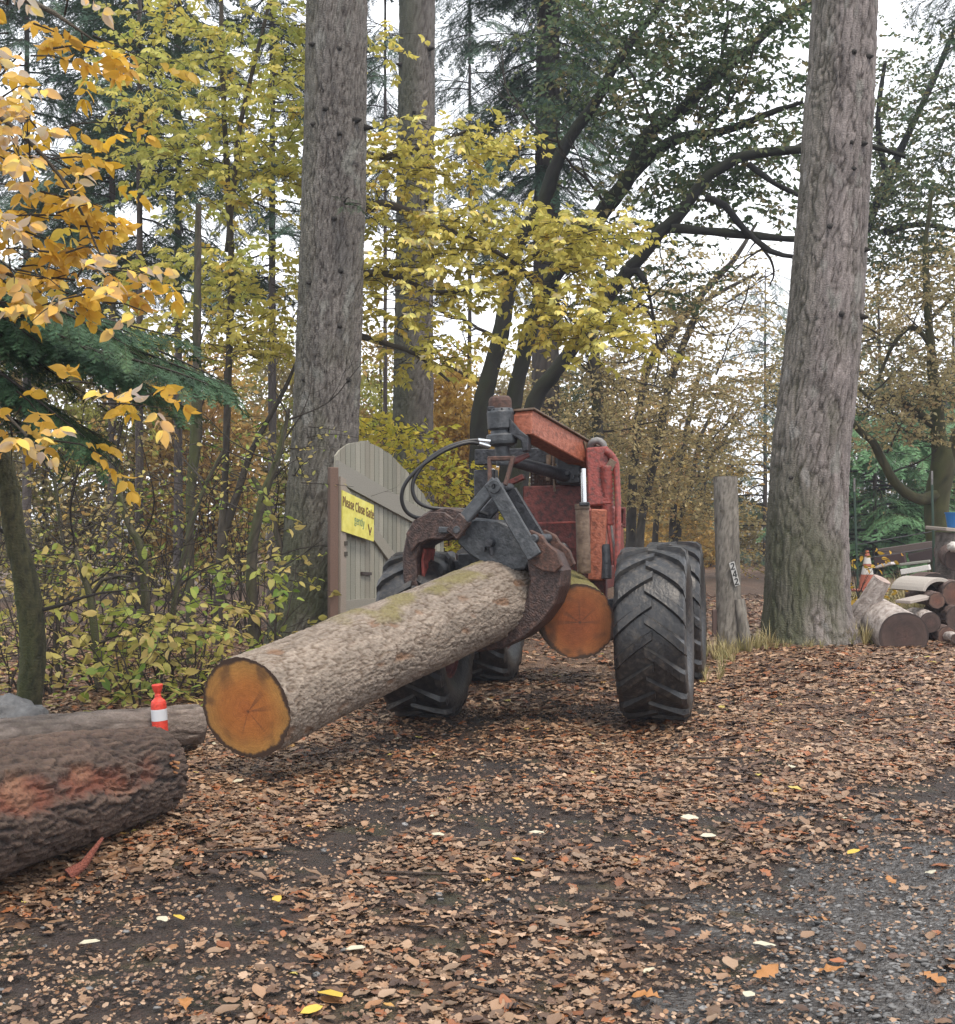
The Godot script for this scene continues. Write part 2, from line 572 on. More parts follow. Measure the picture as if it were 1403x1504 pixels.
# the sawn end: a disc with rings, its rim following the last row of the bark
func cut_face(pos: PackedVector3Array, row: int, segs: int, out: Vector3, pal: Array, seed_ := 0.0, bulge := 0.0) -> MB:
	var mb := MB.new()
	var ctr := Vector3.ZERO
	for i in segs:
		ctr += pos[row * segs + i] / segs
	var rows := 56
	var pp := PackedVector3Array()
	var cl := PackedColorArray()
	var pith := ctr + (pos[row * segs] - ctr) * 0.08
	for j in rows:
		var k := 1.0 - float(j) / (rows - 1)
		for i in segs:
			var rim := pos[row * segs + i]
			var p := pith.lerp(rim, k)
			var a := TAU * i / segs
			var w := fine.get_noise_3d(cos(a) * 6.0 * k, sin(a) * 6.0 * k, seed_)
			var w2 := soft.get_noise_3d(cos(a) * 2.2 * k, sin(a) * 2.2 * k, seed_ + 7.0)
			var ring := fine.get_noise_1d(k * 46.0 + w2 * 6.0 + seed_)
			var kk := clampf(k + w2 * 0.10, 0.0, 1.0)
			var c: Color
			if kk > 0.95:
				c = pal[3]
			elif kk > 0.88:
				c = (pal[2] as Color).lerp(pal[3], smoothstep(0.88, 0.95, kk + 0.03 * w))
			elif kk > 0.55:
				c = (pal[1] as Color).lerp(pal[2], (kk - 0.55) / 0.33)
			else:
				c = (pal[0] as Color).lerp(pal[1], kk / 0.55)
				c = c.lerp(pal[3], 0.75 * smoothstep(0.05, 0.015, k))
			var stain := smoothstep(0.1, 0.55, soft.get_noise_3d(cos(a) * 3.0 * k + 11.0, sin(a) * 3.0 * k, seed_ + 20.0)) * smoothstep(0.35, 0.9, k)
			var crack := smoothstep(0.93, 0.985, fine.get_noise_1d(a * 1.4 + seed_) + 0.6) * smoothstep(0.75, 0.15, k)
			c = c.lerp(pal[3], clampf(0.65 * stain + 0.5 * crack, 0.0, 1.0)) * (1.0 + 0.3 * ring + 0.16 * w + 0.25 * w2)
			pp.append(p + out * (0.003 + bulge * (1.0 - k) + 0.002 * w * (1.0 - k)))
			cl.append(c)
	# rows run from rim to middle; flip when that would face inwards
	var e1 := pp[1] - pp[0]
	var e2 := pp[segs] - pp[0]
	if e2.cross(e1).dot(out) < 0.0:
		var q := PackedVector3Array()
		var qc := PackedColorArray()
		for j in rows:
			for i in segs:
				q.append(pp[j * segs + (segs - i) % segs])
				qc.append(cl[j * segs + (segs - i) % segs])
		pp = q
		cl = qc
	mb.grid(pp, rows, segs, true, cl)
	return mb

# a stem drawn through points of (px, py, width in px) at depth d
func stem(mb: MB, way: Array, d: float, segs: int, bk: Dictionary, d2 := -1.0, moss = null, step := 0.12) -> PackedVector3Array:
	var ctrl := []
	for k in way.size():
		var dd := d if d2 < 0.0 else lerpf(d, d2, float(k) / (way.size() - 1))
		ctrl.append([P(way[k][0], way[k][1], dd), way[k][2] * 0.5 / F * dd])
	var sp := smooth_path(ctrl, step)
	barked(mb, sp[0], sp[1], segs, bk, moss)
	return sp[0]

# ------------------------------------------------------------ ground
func litter_amount(x: float, z: float) -> float:
	var d := -z
	var n := soft.get_noise_2d(x * 2.2, z * 2.2)
	var big := soft.get_noise_2d(x * 0.7 + 20.0, z * 0.7)
	var a := 0.55 + 0.5 * n + 0.45 * big + 0.25 * soft.get_noise_2d(x * 7.0, z * 7.0 + 3.0)
	# the turning place in front is bare and wet on the right
	a -= 1.1 * smoothstep(0.1, 1.3, x - (d - 3.8) * 0.42 + 0.5 * n) * smoothstep(7.6, 5.6, d)
	# wheel ruts swinging in from the right
	var r1 := absf(d - (6.9 + 0.16 * (x - 0.6) * (x - 0.6)))
	a -= 0.5 * smoothstep(0.55, 0.1, r1) * smoothstep(-1.2, 0.2, x)
	var r2 := absf(x + 0.55 + (7.2 - d) * 0.30)
	a -= 0.45 * smoothstep(0.35, 0.1, r2) * smoothstep(4.8, 5.4, d) * smoothstep(8.6, 7.6, d)
	# thick beside the logs and up the bank
	a += 0.35 * smoothstep(-0.6, -1.6, x) * smoothstep(5.2, 6.0, d)
	a += 0.55 * smoothstep(1.2, 2.6, x) * smoothstep(7.6, 9.0, d)
	a -= 0.30 * smoothstep(7.4, 4.8, d)
	return clampf(a, 0.03, 1.25)

func build_ground() -> void:
	var xs := PackedFloat32Array()
	var zs := PackedFloat32Array()
	var x := -90.0
	while x < 90.0:
		xs.append(x)
		var ax := absf(x - 0.3)
		x += 0.055 if ax < 4.0 else (0.16 if ax < 7.0 else (0.8 if ax < 20.0 else 10.0))
	var d := -14.0
	while d < 130.0:
		zs.append(-d)
		d += 1.2 if d < 2.5 else (0.05 if d < 10.5 else (0.1 if d < 17.0 else (0.7 if d < 40.0 else 6.0)))
	var pos := PackedVector3Array()
	var cl := PackedColorArray()
	for zi in zs:
		for xi in xs:
			var a := litter_amount(xi, zi)
			var g := fine.get_noise_2d(xi * 9.0, zi * 9.0)
			var n := soft.get_noise_2d(xi * 3.0 + 5.0, zi * 3.0)
			var wet := smoothstep(0.5, 1.6, xi - (-zi - 3.9) * 0.35 + 0.5 * n) * smoothstep(6.6, 4.6, -zi)
			var c := Color(0.050, 0.031, 0.022).lerp(Color(0.13, 0.065, 0.032), clampf(a * 1.3, 0.0, 1.0))
			c = c.lerp(Color(0.032, 0.022, 0.017), smoothstep(0.15, 0.55, n) * 0.8)
			c = c.lerp(Color(0.125, 0.128, 0.13), wet * 0.85)
			if -zi > 11.0:
				c = c.lerp(Color(0.26, 0.15, 0.09), smoothstep(11.0, 14.0, -zi))
			var moss := smoothstep(0.32, 0.5, soft.get_noise_2d(xi * 5.0 + 90.0, zi * 5.0))
			c = c.lerp(Color(0.075, 0.07, 0.02), moss * 0.5)
			c = c * (1.0 + 0.35 * g)
			var y := gh(xi, zi)
			if absf(xi) < 7.0 and zi < -2.5 and zi > -17.0:
				y += 0.012 * g * (1.0 + wet) + 0.02 * (a - 0.5)
			pos.append(Vector3(xi, y, zi))
			cl.append(c)
	# the wet grey gravel, a sheet that rises out of the earth
	var wp := MB.new()
	var wpos := PackedVector3Array()
	for j in 100:
		for i in 120:
			var px: float = -0.6 + 0.05 * i
			var pd: float = 3.0 + 0.045 * j
			var nn := soft.get_noise_2d(px * 3.0 + 5.0, -pd * 3.0) * 0.8 + soft.get_noise_2d(px * 9.0, pd * 9.0) * 0.35
			var k := minf(px - (pd - 3.9) * 0.40 + nn - 0.85, 6.6 + nn - pd)
			wpos.append(Vector3(px, gh(px, -pd) - 0.004 + clampf(0.03 * k, -0.06, 0.012) + 0.009 * fine.get_noise_2d(px * 9.0, -pd * 9.0), -pd))
	wp.grid(wpos, 100, 120, false)
	tag(struct(part("wet_gravel", wp, M["wet gravel"])), "wet grey gravel at the lower right of the track", "gravel")
	var mb := MB.new()
	mb.grid(pos, zs.size(), xs.size(), false, cl)
	var o := struct(part("ground", mb, M.soil))
	tag(o, "dark damp earth track strewn with fallen leaves", "ground")

const TAN := [Color(0.055, 0.03, 0.019), Color(0.16, 0.085, 0.05), Color(0.31, 0.185, 0.105), Color(0.43, 0.295, 0.195), Color(0.27, 0.135, 0.06), Color(0.105, 0.056, 0.035)]

func leaf_place(x: float, z: float, s: float, tilt: float) -> Transform3D:
	var e := 0.06
	var nrm := Vector3(gh(x - e, z) - gh(x + e, z), 2.0 * e, gh(x, z - e) - gh(x, z + e)).normalized()
	var up := (nrm + Vector3(rng.randfn(), 0, rng.randfn()) * tilt).normalized()
	var a := rng.randf() * TAU
	var ax := Vector3(cos(a), 0, sin(a))
	ax = (ax - up * ax.dot(up)).normalized()
	return Transform3D(facing(ax, up, s), Vector3(x, gh(x, z) + 0.010 + rng.randf() * 0.009, z))

func build_litter() -> void:
	var near := []
	var fols := [Fol.new(), Fol.new(), Fol.new(), Fol.new(), Fol.new()]
	var picks := 0
	for k in 150000:
		var d := 3.4 * pow(7.4, pow(rng.randf(), 0.62))
		var half := d * 0.43 + 0.5
		var x := rng.randf_range(-half, half)
		var keep := litter_amount(x, -d)
		if rng.randf() > keep * minf(1.0, (7.5 / d) * 0.7 + 0.3):
			continue
		if d < 5.5 and rng.randf() > 0.6:
			continue
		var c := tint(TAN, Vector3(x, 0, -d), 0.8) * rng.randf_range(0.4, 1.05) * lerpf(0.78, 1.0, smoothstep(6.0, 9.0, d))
		if rng.randf() < 0.12:
			c = Color(0.24, 0.085, 0.03) * rng.randf_range(0.6, 1.1)
		var s := rng.randf_range(0.04, 0.085) * (1.25 if rng.randf() < 0.15 else 1.0)
		if d > 11.0:
			s *= 1.35
		if rng.randf() < 0.006:
			c = [Color(0.42, 0.38, 0.27), Color(0.40, 0.32, 0.08), Color(0.36, 0.20, 0.05)][rng.randi() % 3]
		var tr := leaf_place(x, -d, s, 0.09)
		if d < 5.6 and absf(x) < d * 0.38 and rng.randf() < 0.24 and picks < 262:
			near.append([tr, c, rng.randi() % 5])
			picks += 1
			continue
		fols[rng.randi() % 5].add(tr, c)
	var lm := []
	for i in 6:
		lm.append(tag_leaf_mat(i))
	for q in near:
		var o := part("fallen_leaf", leafm.oak[q[2]], lm[rng.randi() % 6])
		o.transform = q[0]
		tag(o, "dry tan oak leaf lying flat in the foreground litter", "leaf", "tan leaves fallen on the near ground")
	for i in 5:
		var o := strew("leaf_litter", fols[i], leafm.oak[i], M.litter)
		tag(o, "carpet of fallen tan oak leaves spread over the track", "leaf litter", "fallen leaf carpet")
	# crumbled leaves and bits of bark trodden into the earth
	var cf := Fol.new()
	for k in 42000:
		var d := 3.4 * pow(3.6, rng.randf())
		var half := d * 0.43 + 0.3
		var x := rng.randf_range(-half, half)
		var wet := smoothstep(0.3, 1.5, x - (d - 3.9) * 0.35) * smoothstep(6.6, 4.8, d)
		if rng.randf() < wet * 0.7 or soft.get_noise_2d(x * 4.0 + 60.0, d * 4.0) < -0.25:
			continue
		cf.add(leaf_place(x, -d, rng.randf_range(0.012, 0.034), 0.3), tint(TAN, Vector3(x, 0, -d), 1.5) * rng.randf_range(0.45, 1.0))
	tag(strew("leaf_crumbs", cf, leafm.oak[4], M.litter), "crumbled brown leaf bits trodden into the dark earth", "leaf litter")
	# a few dead twigs
	var tw := [[560, 1290, 0.5, "thin dead twig lying across the bare strip in mid track"], [880, 1330, 0.35, "short dead twig on the leaves right of centre"], [300, 1260, 0.4, "dead twig on the leaves right of the dark log"], [1010, 1120, 0.5, "dead twig lying in front of the right rear tyre"], [690, 1460, 0.3, "short dead twig at the bottom edge near the middle"], [1290, 1060, 0.45, "dead twig on the bank under the pale log"]]
	for s in tw:
		var g := G(s[0], s[1])
		var st := MB.new()
		st.col = Color(0.07, 0.05, 0.038)
		var a := rng.randf_range(-0.7, 0.7)
		var e: Vector3 = Vector3(cos(a), 0, sin(a)) * s[2]
		var m: Vector3 = g + e * 0.5 + Vector3(0.02, 0.012, 0.03)
		var z: Vector3 = g + e
		st.tube(PackedVector3Array([g + Vector3(0, 0.03, 0), Vector3(m.x, gh(m.x, m.z) + 0.035, m.z), Vector3(z.x, gh(z.x, z.z) + 0.03, z.z)]), PackedFloat32Array([0.008, 0.007, 0.004]), 6, true)
		tag(part("twig", st, M.limb), s[3], "twig")
	# gravel where the earth shows
	var pb := MB.new()
	var pp := PackedVector3Array()
	for j in 5:
		var th := PI * j / 4.0
		for i in 7:
			var ph := TAU * i / 7
			pp.append(Vector3(sin(th) * cos(ph), -0.6 * cos(th), sin(th) * sin(ph)) * rng.randf_range(0.75, 1.15))
	pb.grid(pp, 5, 7, true)
	var pf := Fol.new()
	for k in 30000:
		var d := 3.4 * pow(2.9, rng.randf())
		var half := d * 0.43 + 0.3
		var x := rng.randf_range(-half, half)
		var wet := smoothstep(0.2, 1.3, x - (d - 3.9) * 0.35) * smoothstep(6.8, 5.0, d)
		if rng.randf() < litter_amount(x, -d) + 0.1 or rng.randf() > 0.12 + 0.8 * wet:
			continue
		var s := 0.004 + 0.013 * pow(rng.randf(), 3.0)
		var c := Color(0.10, 0.098, 0.096).lerp(Color(0.24, 0.235, 0.23), rng.randf() * rng.randf()) if rng.randf() < 0.25 + 0.6 * wet else Color(0.06, 0.038, 0.026)
		pf.add(Transform3D(Basis.from_euler(Vector3(rng.randf() * 0.6, rng.randf() * TAU, rng.randf() * 0.6)).scaled(Vector3(s * 1.3, s, s)), Vector3(x, gh(x, -d) + 0.006, -d)), c)
	tag(strew("gravel", pf, pb.mesh(), M["plain tint"]), "loose gravel and crumbs of earth on the bare parts of the track", "gravel")
	# the few bright leaves that stand out, each where the photograph has it
	var pale := mat("pale leaf", Color(0.46, 0.43, 0.32), 0.5)
	var yel := mat("yellow leaf", Color(0.50, 0.34, 0.05), 0.5)
	var ora := mat("orange leaf", Color(0.30, 0.13, 0.035), 0.5)
	for m in [pale, yel, ora]:
		m.backlight_enabled = true
		m.backlight = Color(0.15, 0.15, 0.15)
	var bright := [
		[147, 1393, 0.10, pale, "cream leaf lying alone at the lower left below the long log"],
		[537, 1402, 0.10, pale, "long cream leaf at bottom middle above the yellow leaf pair"],
		[634, 1232, 0.10, pale, "small cream leaf on the bare strip below the grapple log"],
		[232, 1356, 0.09, pale, "pale narrow leaf right of the dark log end, lower left"],
		[270, 1360, 0.09, yel, "yellowish narrow leaf beside the pale narrow leaf, lower left"],
		[503, 1477, 0.15, yel, "long bright yellow leaf at the bottom edge, tip pointing right"],
		[474, 1489, 0.10, yel, "round yellow leaf touching the long yellow leaf at the bottom edge"],
		[403, 1327, 0.09, yel, "small upright yellow leaf near the muddy patch at left"],
		[1000, 1208, 0.12, pale, "brightest cream leaf in the middle of the right rut"],
		[1052, 1235, 0.11, pale, "cream leaf just right of the brightest leaf in the rut"],
		[1262, 1257, 0.11, yel, "lone yellow leaf on the grey wet gravel at right"],
		[1316, 1307, 0.09, ora, "small amber leaf on the gravel below the lone yellow leaf"],
		[1106, 1397, 0.11, pale, "cream leaf on the dark edge of the wet gravel"],
		[1364, 1288, 0.11, pale, "pale leaf at the far right of the wet gravel"],
		[1104, 1446, 0.14, ora, "curled orange leaf near the bottom on the wet gravel"],
		[1183, 1358, 0.12, ora, "reddish tan leaf on bare gravel right of centre"],
		[1096, 1476, 0.09, pale, "small cream leaf at the bottom edge under the orange leaf"],
		[777, 1231, 0.10, pale, "pale narrow leaf in the middle of the track"],
		[752, 1268, 0.08, yel, "tiny yellow leaf in the middle of the track"],
		[1162, 1130, 0.11, pale, "pale leaf on the bank below the big right trunk"],
		[1240, 1432, 0.12, ora, "broad tan orange leaf on the gravel at lower right"],
		[1355, 1440, 0.12, ora, "rust coloured leaf nearest the lower right corner"],
		[972, 1478, 0.13, ora, "brown orange leaf at the bottom edge right of middle"],
		[270, 1478, 0.10, ora, "orange leaf at the bottom edge left of the yellow pair"],
		[15, 1130, 0.09, pale, ""],
	]
	for b in bright:
		if b[4] == "":
			continue
		var g := G(b[0], b[1])
		var o := part("bright_leaf", leafm.oak[rng.randi() % 3] if b[3] == ora else leafm.flat, b[3])
		o.transform = leaf_place(g.x, g.z, b[2] * 0.85, 0.12)
		o.position.y += 0.02
		tag(o, b[4], "leaf")

func tag_leaf_mat(i: int) -> StandardMaterial3D:
	var m := mat("fallen leaf %d" % i, TAN[i] * 1.05, 0.5)
	m.backlight_enabled = true
	m.backlight = Color(0.1, 0.1, 0.1)
	m.albedo_texture = noise_tex(0.03, Color(0.55, 0.5, 0.5), Color(0.9, 0.9, 0.9), Color(1, 1, 1), 0, 3, 30 + i)
	m.uv1_triplanar = true
	m.uv1_scale = Vector3.ONE * 2.0
	return m

# ------------------------------------------------------------ the great firs
const FIR := {freq = 15.0, stretch = 0.11, depth = 0.030, lo = Color(0.05, 0.04, 0.034), hi = Color(0.168, 0.153, 0.140), wobble = 0.03, crack = 0.13}

func mossy_base(p: Vector3, dir: Vector3, a: float, s: float, h: float) -> Array:
	var n := soft.get_noise_3d(p.x * 3.0, p.y * 1.5, p.z * 3.0)
	var k := clampf(0.6 - 0.7 * dir.x + n * 0.9, 0.0, 1.0) * smoothstep(3.6, 0.6, p.y)
	k = maxf(k, 0.55 * smoothstep(0.05, 0.5, n) * smoothstep(6.0, 1.0, p.y))
	k = maxf(k, 0.35 * smoothstep(0.2, 0.8, -dir.x))
	var li := smoothstep(0.25, 0.5, soft.get_noise_3d(p.x * 6.0, p.y * 3.0, p.z * 6.0 + 50.0)) * 0.4
	if li > k:
		return [Color(0.27, 0.28, 0.25), li, 0.0]
	return [Color(0.075, 0.085, 0.04), k * 0.85, 0.0]

func big_fir(called: String, label: String, way: Array, d: float, segs: int, step: float, bk: Dictionary, knots: Array, moss) -> Node3D:
	var base := on_ground(way[0][0], d)
	var t := thing(called, label, "tree", base)
	var mb := MB.new()
	var ctrl := []
	for w in way:
		ctrl.append([P(w[0], w[1], d) - base, w[2] * 0.5 / F * d])
	var sp := smooth_path(ctrl, step)
	var shifted := func(p: Vector3, dir: Vector3, a: float, s: float, h: float) -> Array: return moss.call(p, dir, a, s, h)
	barked(mb, sp[0], sp[1], segs, bk, shifted)
	part("trunk", mb, M.bark, t)
	for k in knots:
		# a dead stub of a limb, on the side turned this way
		var y: float = P(k[0], k[1], d).y
		var best := 0
		for i in sp[0].size():
			if absf(sp[0][i].y + base.y - y) < absf(sp[0][best].y + base.y - y):
				best = i
		var ctr: Vector3 = sp[0][best]
		var r: float = sp[1][best]
		var off := clampf((P(k[0], k[1], d).x - base.x - ctr.x) / r, -0.98, 0.98)
		var dir := Vector3(off, 0, sqrt(1.0 - off * off))
		var kb := MB.new()
		kb.col = Color(0.035, 0.028, 0.025)
		var o := ctr + dir * (r - 0.05)
		var q: Vector3 = ctr + dir * (r + k[2]) + Vector3(0, -0.02, 0)
		kb.tube(PackedVector3Array([o, o.lerp(q, 0.6), q]), PackedFloat32Array([0.05, 0.026 + k[2] * 0.08, 0.012]), 9, true)
		part("branch_stub", kb, M.limb, t)
	return t

func conifer_spray(mb: MB, f: Fol, o: Vector3, dir: Vector3, len: float, droop: float, pal: Array, dense := 1.0, size := 1.0) -> void:
	# one bough: a bending limb with flat sprays to both sides
	var steps := maxi(4, int(len / 0.28))
	var pts := PackedVector3Array([o])
	var rad := PackedFloat32Array([0.012 + len * 0.009])
	var d := dir
	var p := o
	for k in steps:
		d = (d + Vector3(0, -droop / steps, 0) + rdir() * 0.05).normalized()
		p += d * len / steps
		pts.append(p)
		rad.append(lerpf(rad[0], 0.003, (k + 1.0) / steps))
	mb.tube(pts, rad, 4)
	var m := int(len / 0.13 * dense)
	for k in m:
		var t := (0.12 + 0.88 * (k + rng.randf()) / m) * steps
		var i := mini(int(t), steps - 1)
		var q := pts[i].lerp(pts[i + 1], t - i)
		var ax := (pts[i + 1] - pts[i]).normalized()
		var side := ax.cross(Vector3.UP).normalized() * (1.0 if k % 2 == 0 else -1.0)
		var w := (side * rng.randf_range(0.5, 1.2) + ax * 0.8 + Vector3(0, rng.randf_range(-0.75, 0.05), 0)).normalized()
		f.add(Transform3D(facing(w, (Vector3.UP + rdir() * 0.25).normalized(), size * rng.randf_range(0.7, 1.3) * lerpf(1.2, 0.7, t / steps)), q), tint(pal, q, 0.5))

const GREEN := [Color(0.022, 0.06, 0.028), Color(0.04, 0.09, 0.04), Color(0.07, 0.13, 0.055), Color(0.05, 0.095, 0.045)]

func conifer(called: String, label: String, group: String, px: float, d: float, top_px: float, reach: float, boughs: int, from_py: float, pal: Array, width_px := 12.0, dense := 0.6, size := 1.6, lean := 0.0) -> void:
	var base := on_ground(px, d)
	var t := thing(called, label, "tree", base, group)
	var top := P(px + lean, top_px, d) - base
	var mb := MB.new()
	var r := width_px * 0.5 / F * d
	var sp := smooth_path([[Vector3(0, -0.2, 0), r * 1.2], [top * 0.5, r * 0.75], [top, 0.02]], 0.3)
	barked(mb, sp[0], sp[1], 14, {freq = 9.0, stretch = 0.3, depth = 0.02, lo = Color(0.05, 0.04, 0.035), hi = Color(0.13, 0.11, 0.10)})
	part("trunk", mb, M.bark, t)
	var f := Fol.new()
	var lb := MB.new()
	lb.col = Color(0.05, 0.042, 0.036)
	var low: float = clampf((P(px, from_py, d).y - base.y) / top.y, 0.02, 0.95)
	for k in boughs:
		var u := lerpf(low, 1.0, pow((k + rng.randf()) / boughs, 0.9))
		var a := rng.randf() * TAU
		var o := top * u
		var l := reach * (0.25 + 0.9 * pow(1.0 - u, 0.7)) * rng.randf_range(0.65, 1.2)
		conifer_spray(lb, f, o, Vector3(cos(a), rng.randf_range(-0.05, 0.35), sin(a)).normalized(), l, rng.randf_range(0.4, 1.0), pal, dense, size)
	part("bough", lb, M.limb, t).set_meta("kind", "stuff")
	strew("needles", f, leafm.spray, M.needle, t)

# ------------------------------------------------------------ logs
func log_thing(called: String, label: String, a: Vector3, b: Vector3, ra: float, rb: float, segs: int, step: float, bk: Dictionary, pal: Array, skew := Vector3.ZERO, moss = null, group := "", both := true) -> Node3D:
	# a is the end turned this way
	var t := thing(called, label, "log", Vector3((a.x + b.x) / 2, minf(a.y - ra, b.y - rb), (a.z + b.z) / 2), group)
	var o := t.position
	var ax := (b - a).normalized()
	var sp := smooth_path([[a - o, ra], [(a + b) / 2.0 - o + Vector3(0, 0.012, 0), (ra + rb) / 2], [b - o, rb]], step)
	var pts: PackedVector3Array = sp[0]
	var mb := MB.new()
	var tmp := MB.new()
	var pos := barked(tmp, pts, sp[1], segs, bk, moss)
	# shear the first rows so that the saw cut is not quite square
	if skew != Vector3.ZERO:
		for i in pos.size():
			var along := (pos[i] - (a - o)).dot(ax)
			var rel := pos[i] - (a - o) - ax * along
			var fade := clampf(1.0 - along / 1.0, 0.0, 1.0)
			pos[i] += ax * rel.dot(skew) * fade
	mb.grid(pos, pts.size(), segs, true, tmp.c)
	part("bark", mb, M.bark, t)
	var n0 := (-ax + skew).normalized()
	part("cut_end", cut_face(pos, 0, segs, n0, pal, ra * 77.0), M["cut wood"], t)
	if both:
		part("cut_end", cut_face(pos, pts.size() - 1, segs, ax, pal, rb * 31.0 + 4.0), M["cut wood"], t)
	return t

const FRESH := [Color(0.36, 0.105, 0.02), Color(0.40, 0.145, 0.028), Color(0.42, 0.21, 0.05), Color(0.05, 0.026, 0.015)]

func build_logs() -> void:
	var grey := {freq = 24.0, stretch = 0.2, stretch2 = 0.5, crack = 0.15, depth = 0.010, lo = Color(0.10, 0.068, 0.046), hi = Color(0.275, 0.228, 0.185), wobble = 0.05, seed = 3.0}
	var mossy := func(p: Vector3, dir: Vector3, a: float, s: float, h: float) -> Array:
		var n := soft.get_noise_3d(p.x * 3.5, p.y * 3.5 + 8.0, p.z * 3.5)
		var k := smoothstep(0.80, 1.05, dir.y + n * 0.45 - 0.15 * dir.x + 0.12 * fine.get_noise_3d(p.x * 14.0, p.y * 14.0, p.z * 14.0)) * smoothstep(0.5, 1.4, s) * smoothstep(-0.1, 0.25, n)
		var scuff := smoothstep(0.42, 0.6, soft.get_noise_3d(p.x * 5.0 + 70.0, p.y * 11.0, p.z * 5.0))
		if scuff > 0.1 and k < 0.1:
			return [Color(0.20, 0.105, 0.055), scuff * 0.7, -0.008 * scuff]
		return [Color(0.17, 0.145, 0.045), clampf(k * (0.5 + 0.5 * h), 0.0, 0.75), k * 0.010]
	var a := P(362, 1040, 7.9)
	var b := P(766, 864, 10.25)
	log_thing("lifted_log", "long grey barked log hanging in the steel grapple, sawn orange end towards viewer", a, b, 0.335, 0.32, 200, 0.014, grey, FRESH, Vector3(0.20, 0.05, 0.1), mossy)
	# the second log, further back beside the right wheel
	var grey2 := grey.duplicate()
	grey2.seed = 40.0
	var mossy2 := func(p: Vector3, dir: Vector3, a2: float, s: float, h: float) -> Array:
		var n := soft.get_noise_3d(p.x * 4.0, p.y * 4.0, p.z * 4.0)
		var k := smoothstep(0.45, 0.9, dir.y + n * 0.4)
		return [Color(0.17, 0.15, 0.035), k * 0.85, k * 0.014]
	log_thing("second_log", "shorter mossy topped log held behind the grapple beside the right rear wheel", P(848, 914, 10.06), P(815, 880, 11.6), 0.305, 0.32, 150, 0.018, grey2, [Color(0.27, 0.075, 0.024), Color(0.30, 0.09, 0.026), Color(0.34, 0.125, 0.038), Color(0.06, 0.036, 0.024)], Vector3(-0.25, 0.05, 0), mossy2)
	# the wet dark log in the left foreground
	var wet := {freq = 15.0, stretch = 0.06, stretch2 = 0.18, crack = 0.13, depth = 0.024, lo = Color(0.014, 0.009, 0.008), hi = Color(0.098, 0.064, 0.047), wobble = 0.045, seed = 80.0}
	var torn := func(p: Vector3, dir: Vector3, a3: float, s: float, h: float) -> Array:
		var n := soft.get_noise_3d(p.x * 4.0, p.y * 6.0, p.z * 4.0)
		var side := dir.dot(Vector3(0.80, 0.30, 0.5).normalized())
		var k := smoothstep(0.905, 0.965, side + n * 0.09 + 0.03 * fine.get_noise_3d(p.x * 12.0, p.y * 12.0, p.z * 12.0)) * smoothstep(0.25, 0.6, s) * smoothstep(3.0, 2.4, s)
		return [Color(0.17, 0.05, 0.026).lerp(Color(0.28, 0.15, 0.09), clampf(n * 1.6, 0.0, 1.0)), k * 0.85, -0.03 * k]
	var d1 := G(205, 1220)
	var d2 := G(-150, 1420)
	var la := Vector3(d1.x, gh(d1.x, d1.z) + 0.24, d1.z)
	var lb := Vector3(d2.x, gh(d2.x, d2.z) + 0.34, d2.z)
	la = P(226, 1132, 7.15)
	lb = P(-205, 1240, 5.0)
	log_thing("dark_log", "wet dark furrowed log in the left foreground with a torn reddish strip", la, lb, 0.255, 0.36, 190, 0.018, wet, [Color(0.07, 0.035, 0.022), Color(0.06, 0.03, 0.02), Color(0.05, 0.028, 0.02), Color(0.03, 0.02, 0.016)], Vector3(0.1, 0, 0.2), torn)
	var sp := MB.new()
	sp.col = Color(0.46, 0.22, 0.08)
	var s0 := P(247, 1118, 6.92)
	for k in 7:
		var q := s0 + Vector3(rng.randf_range(-0.04, 0.04), rng.randf_range(-0.05, 0.04), 0.0)
		sp.col = Color(0.48, 0.25, 0.09).lerp(Color(0.2, 0.07, 0.04), rng.randf())
		sp.bar(q + Vector3(-0.06, 0.0, -0.06), q + Vector3(0.06, rng.randf_range(-0.02, 0.03), 0.05), rng.randf_range(0.012, 0.03), 0.010, Vector3(0.2, 1, rng.randf_range(-0.9, 0.9)), 0.002)
	tag(part("split_wood", sp, M["cut wood"]), "pale split wood broken out at the tip of the dark log", "wood splinter")
	var bs := MB.new()
	bs.col = Color(0.22, 0.07, 0.045)
	var b0 := G(100, 1292)
	bs.tube(PackedVector3Array([b0 + Vector3(0, 0.02, 0), b0 + Vector3(0.06, 0.06, -0.05), b0 + Vector3(0.13, 0.17, -0.12)]), PackedFloat32Array([0.035, 0.022, 0.008]), 7, true)
	tag(part("broken_branch", bs, M.limb), "short reddish broken branch stub leaning on the dark log", "branch")
	# the grey log behind it
	var old := {freq = 9.0, stretch = 0.12, depth = 0.012, lo = Color(0.09, 0.07, 0.058), hi = Color(0.22, 0.18, 0.155), wobble = 0.06, seed = 130.0}
	log_thing("weathered_log", "flat weathered grey log lying behind the dark log", P(291, 1064, 9.05), P(-120, 1112, 7.9), 0.15, 0.21, 80, 0.03, old, [Color(0.09, 0.05, 0.03), Color(0.07, 0.04, 0.03), Color(0.06, 0.035, 0.025), Color(0.03, 0.02, 0.016)], Vector3.ZERO)
	# stone at the left edge
	var mb := MB.new()
	var pos := PackedVector3Array()
	for j in 25:
		var th := PI * j / 24.0
		for i in 40:
			var ph := TAU * i / 40
			var u := Vector3(sin(th) * cos(ph), -cos(th), sin(th) * sin(ph))
			pos.append(u * Vector3(0.33, 0.20, 0.27) * (1.0 + 0.25 * soft.get_noise_3dv(u * 3.0) + 0.05 * fine.get_noise_3dv(u * 9.0)))
	mb.grid(pos, 25, 40, true)
	var st := part("boulder", mb, M.stone)
	st.position = on_ground(8, 9.6) + Vector3(0, 0.1, 0)
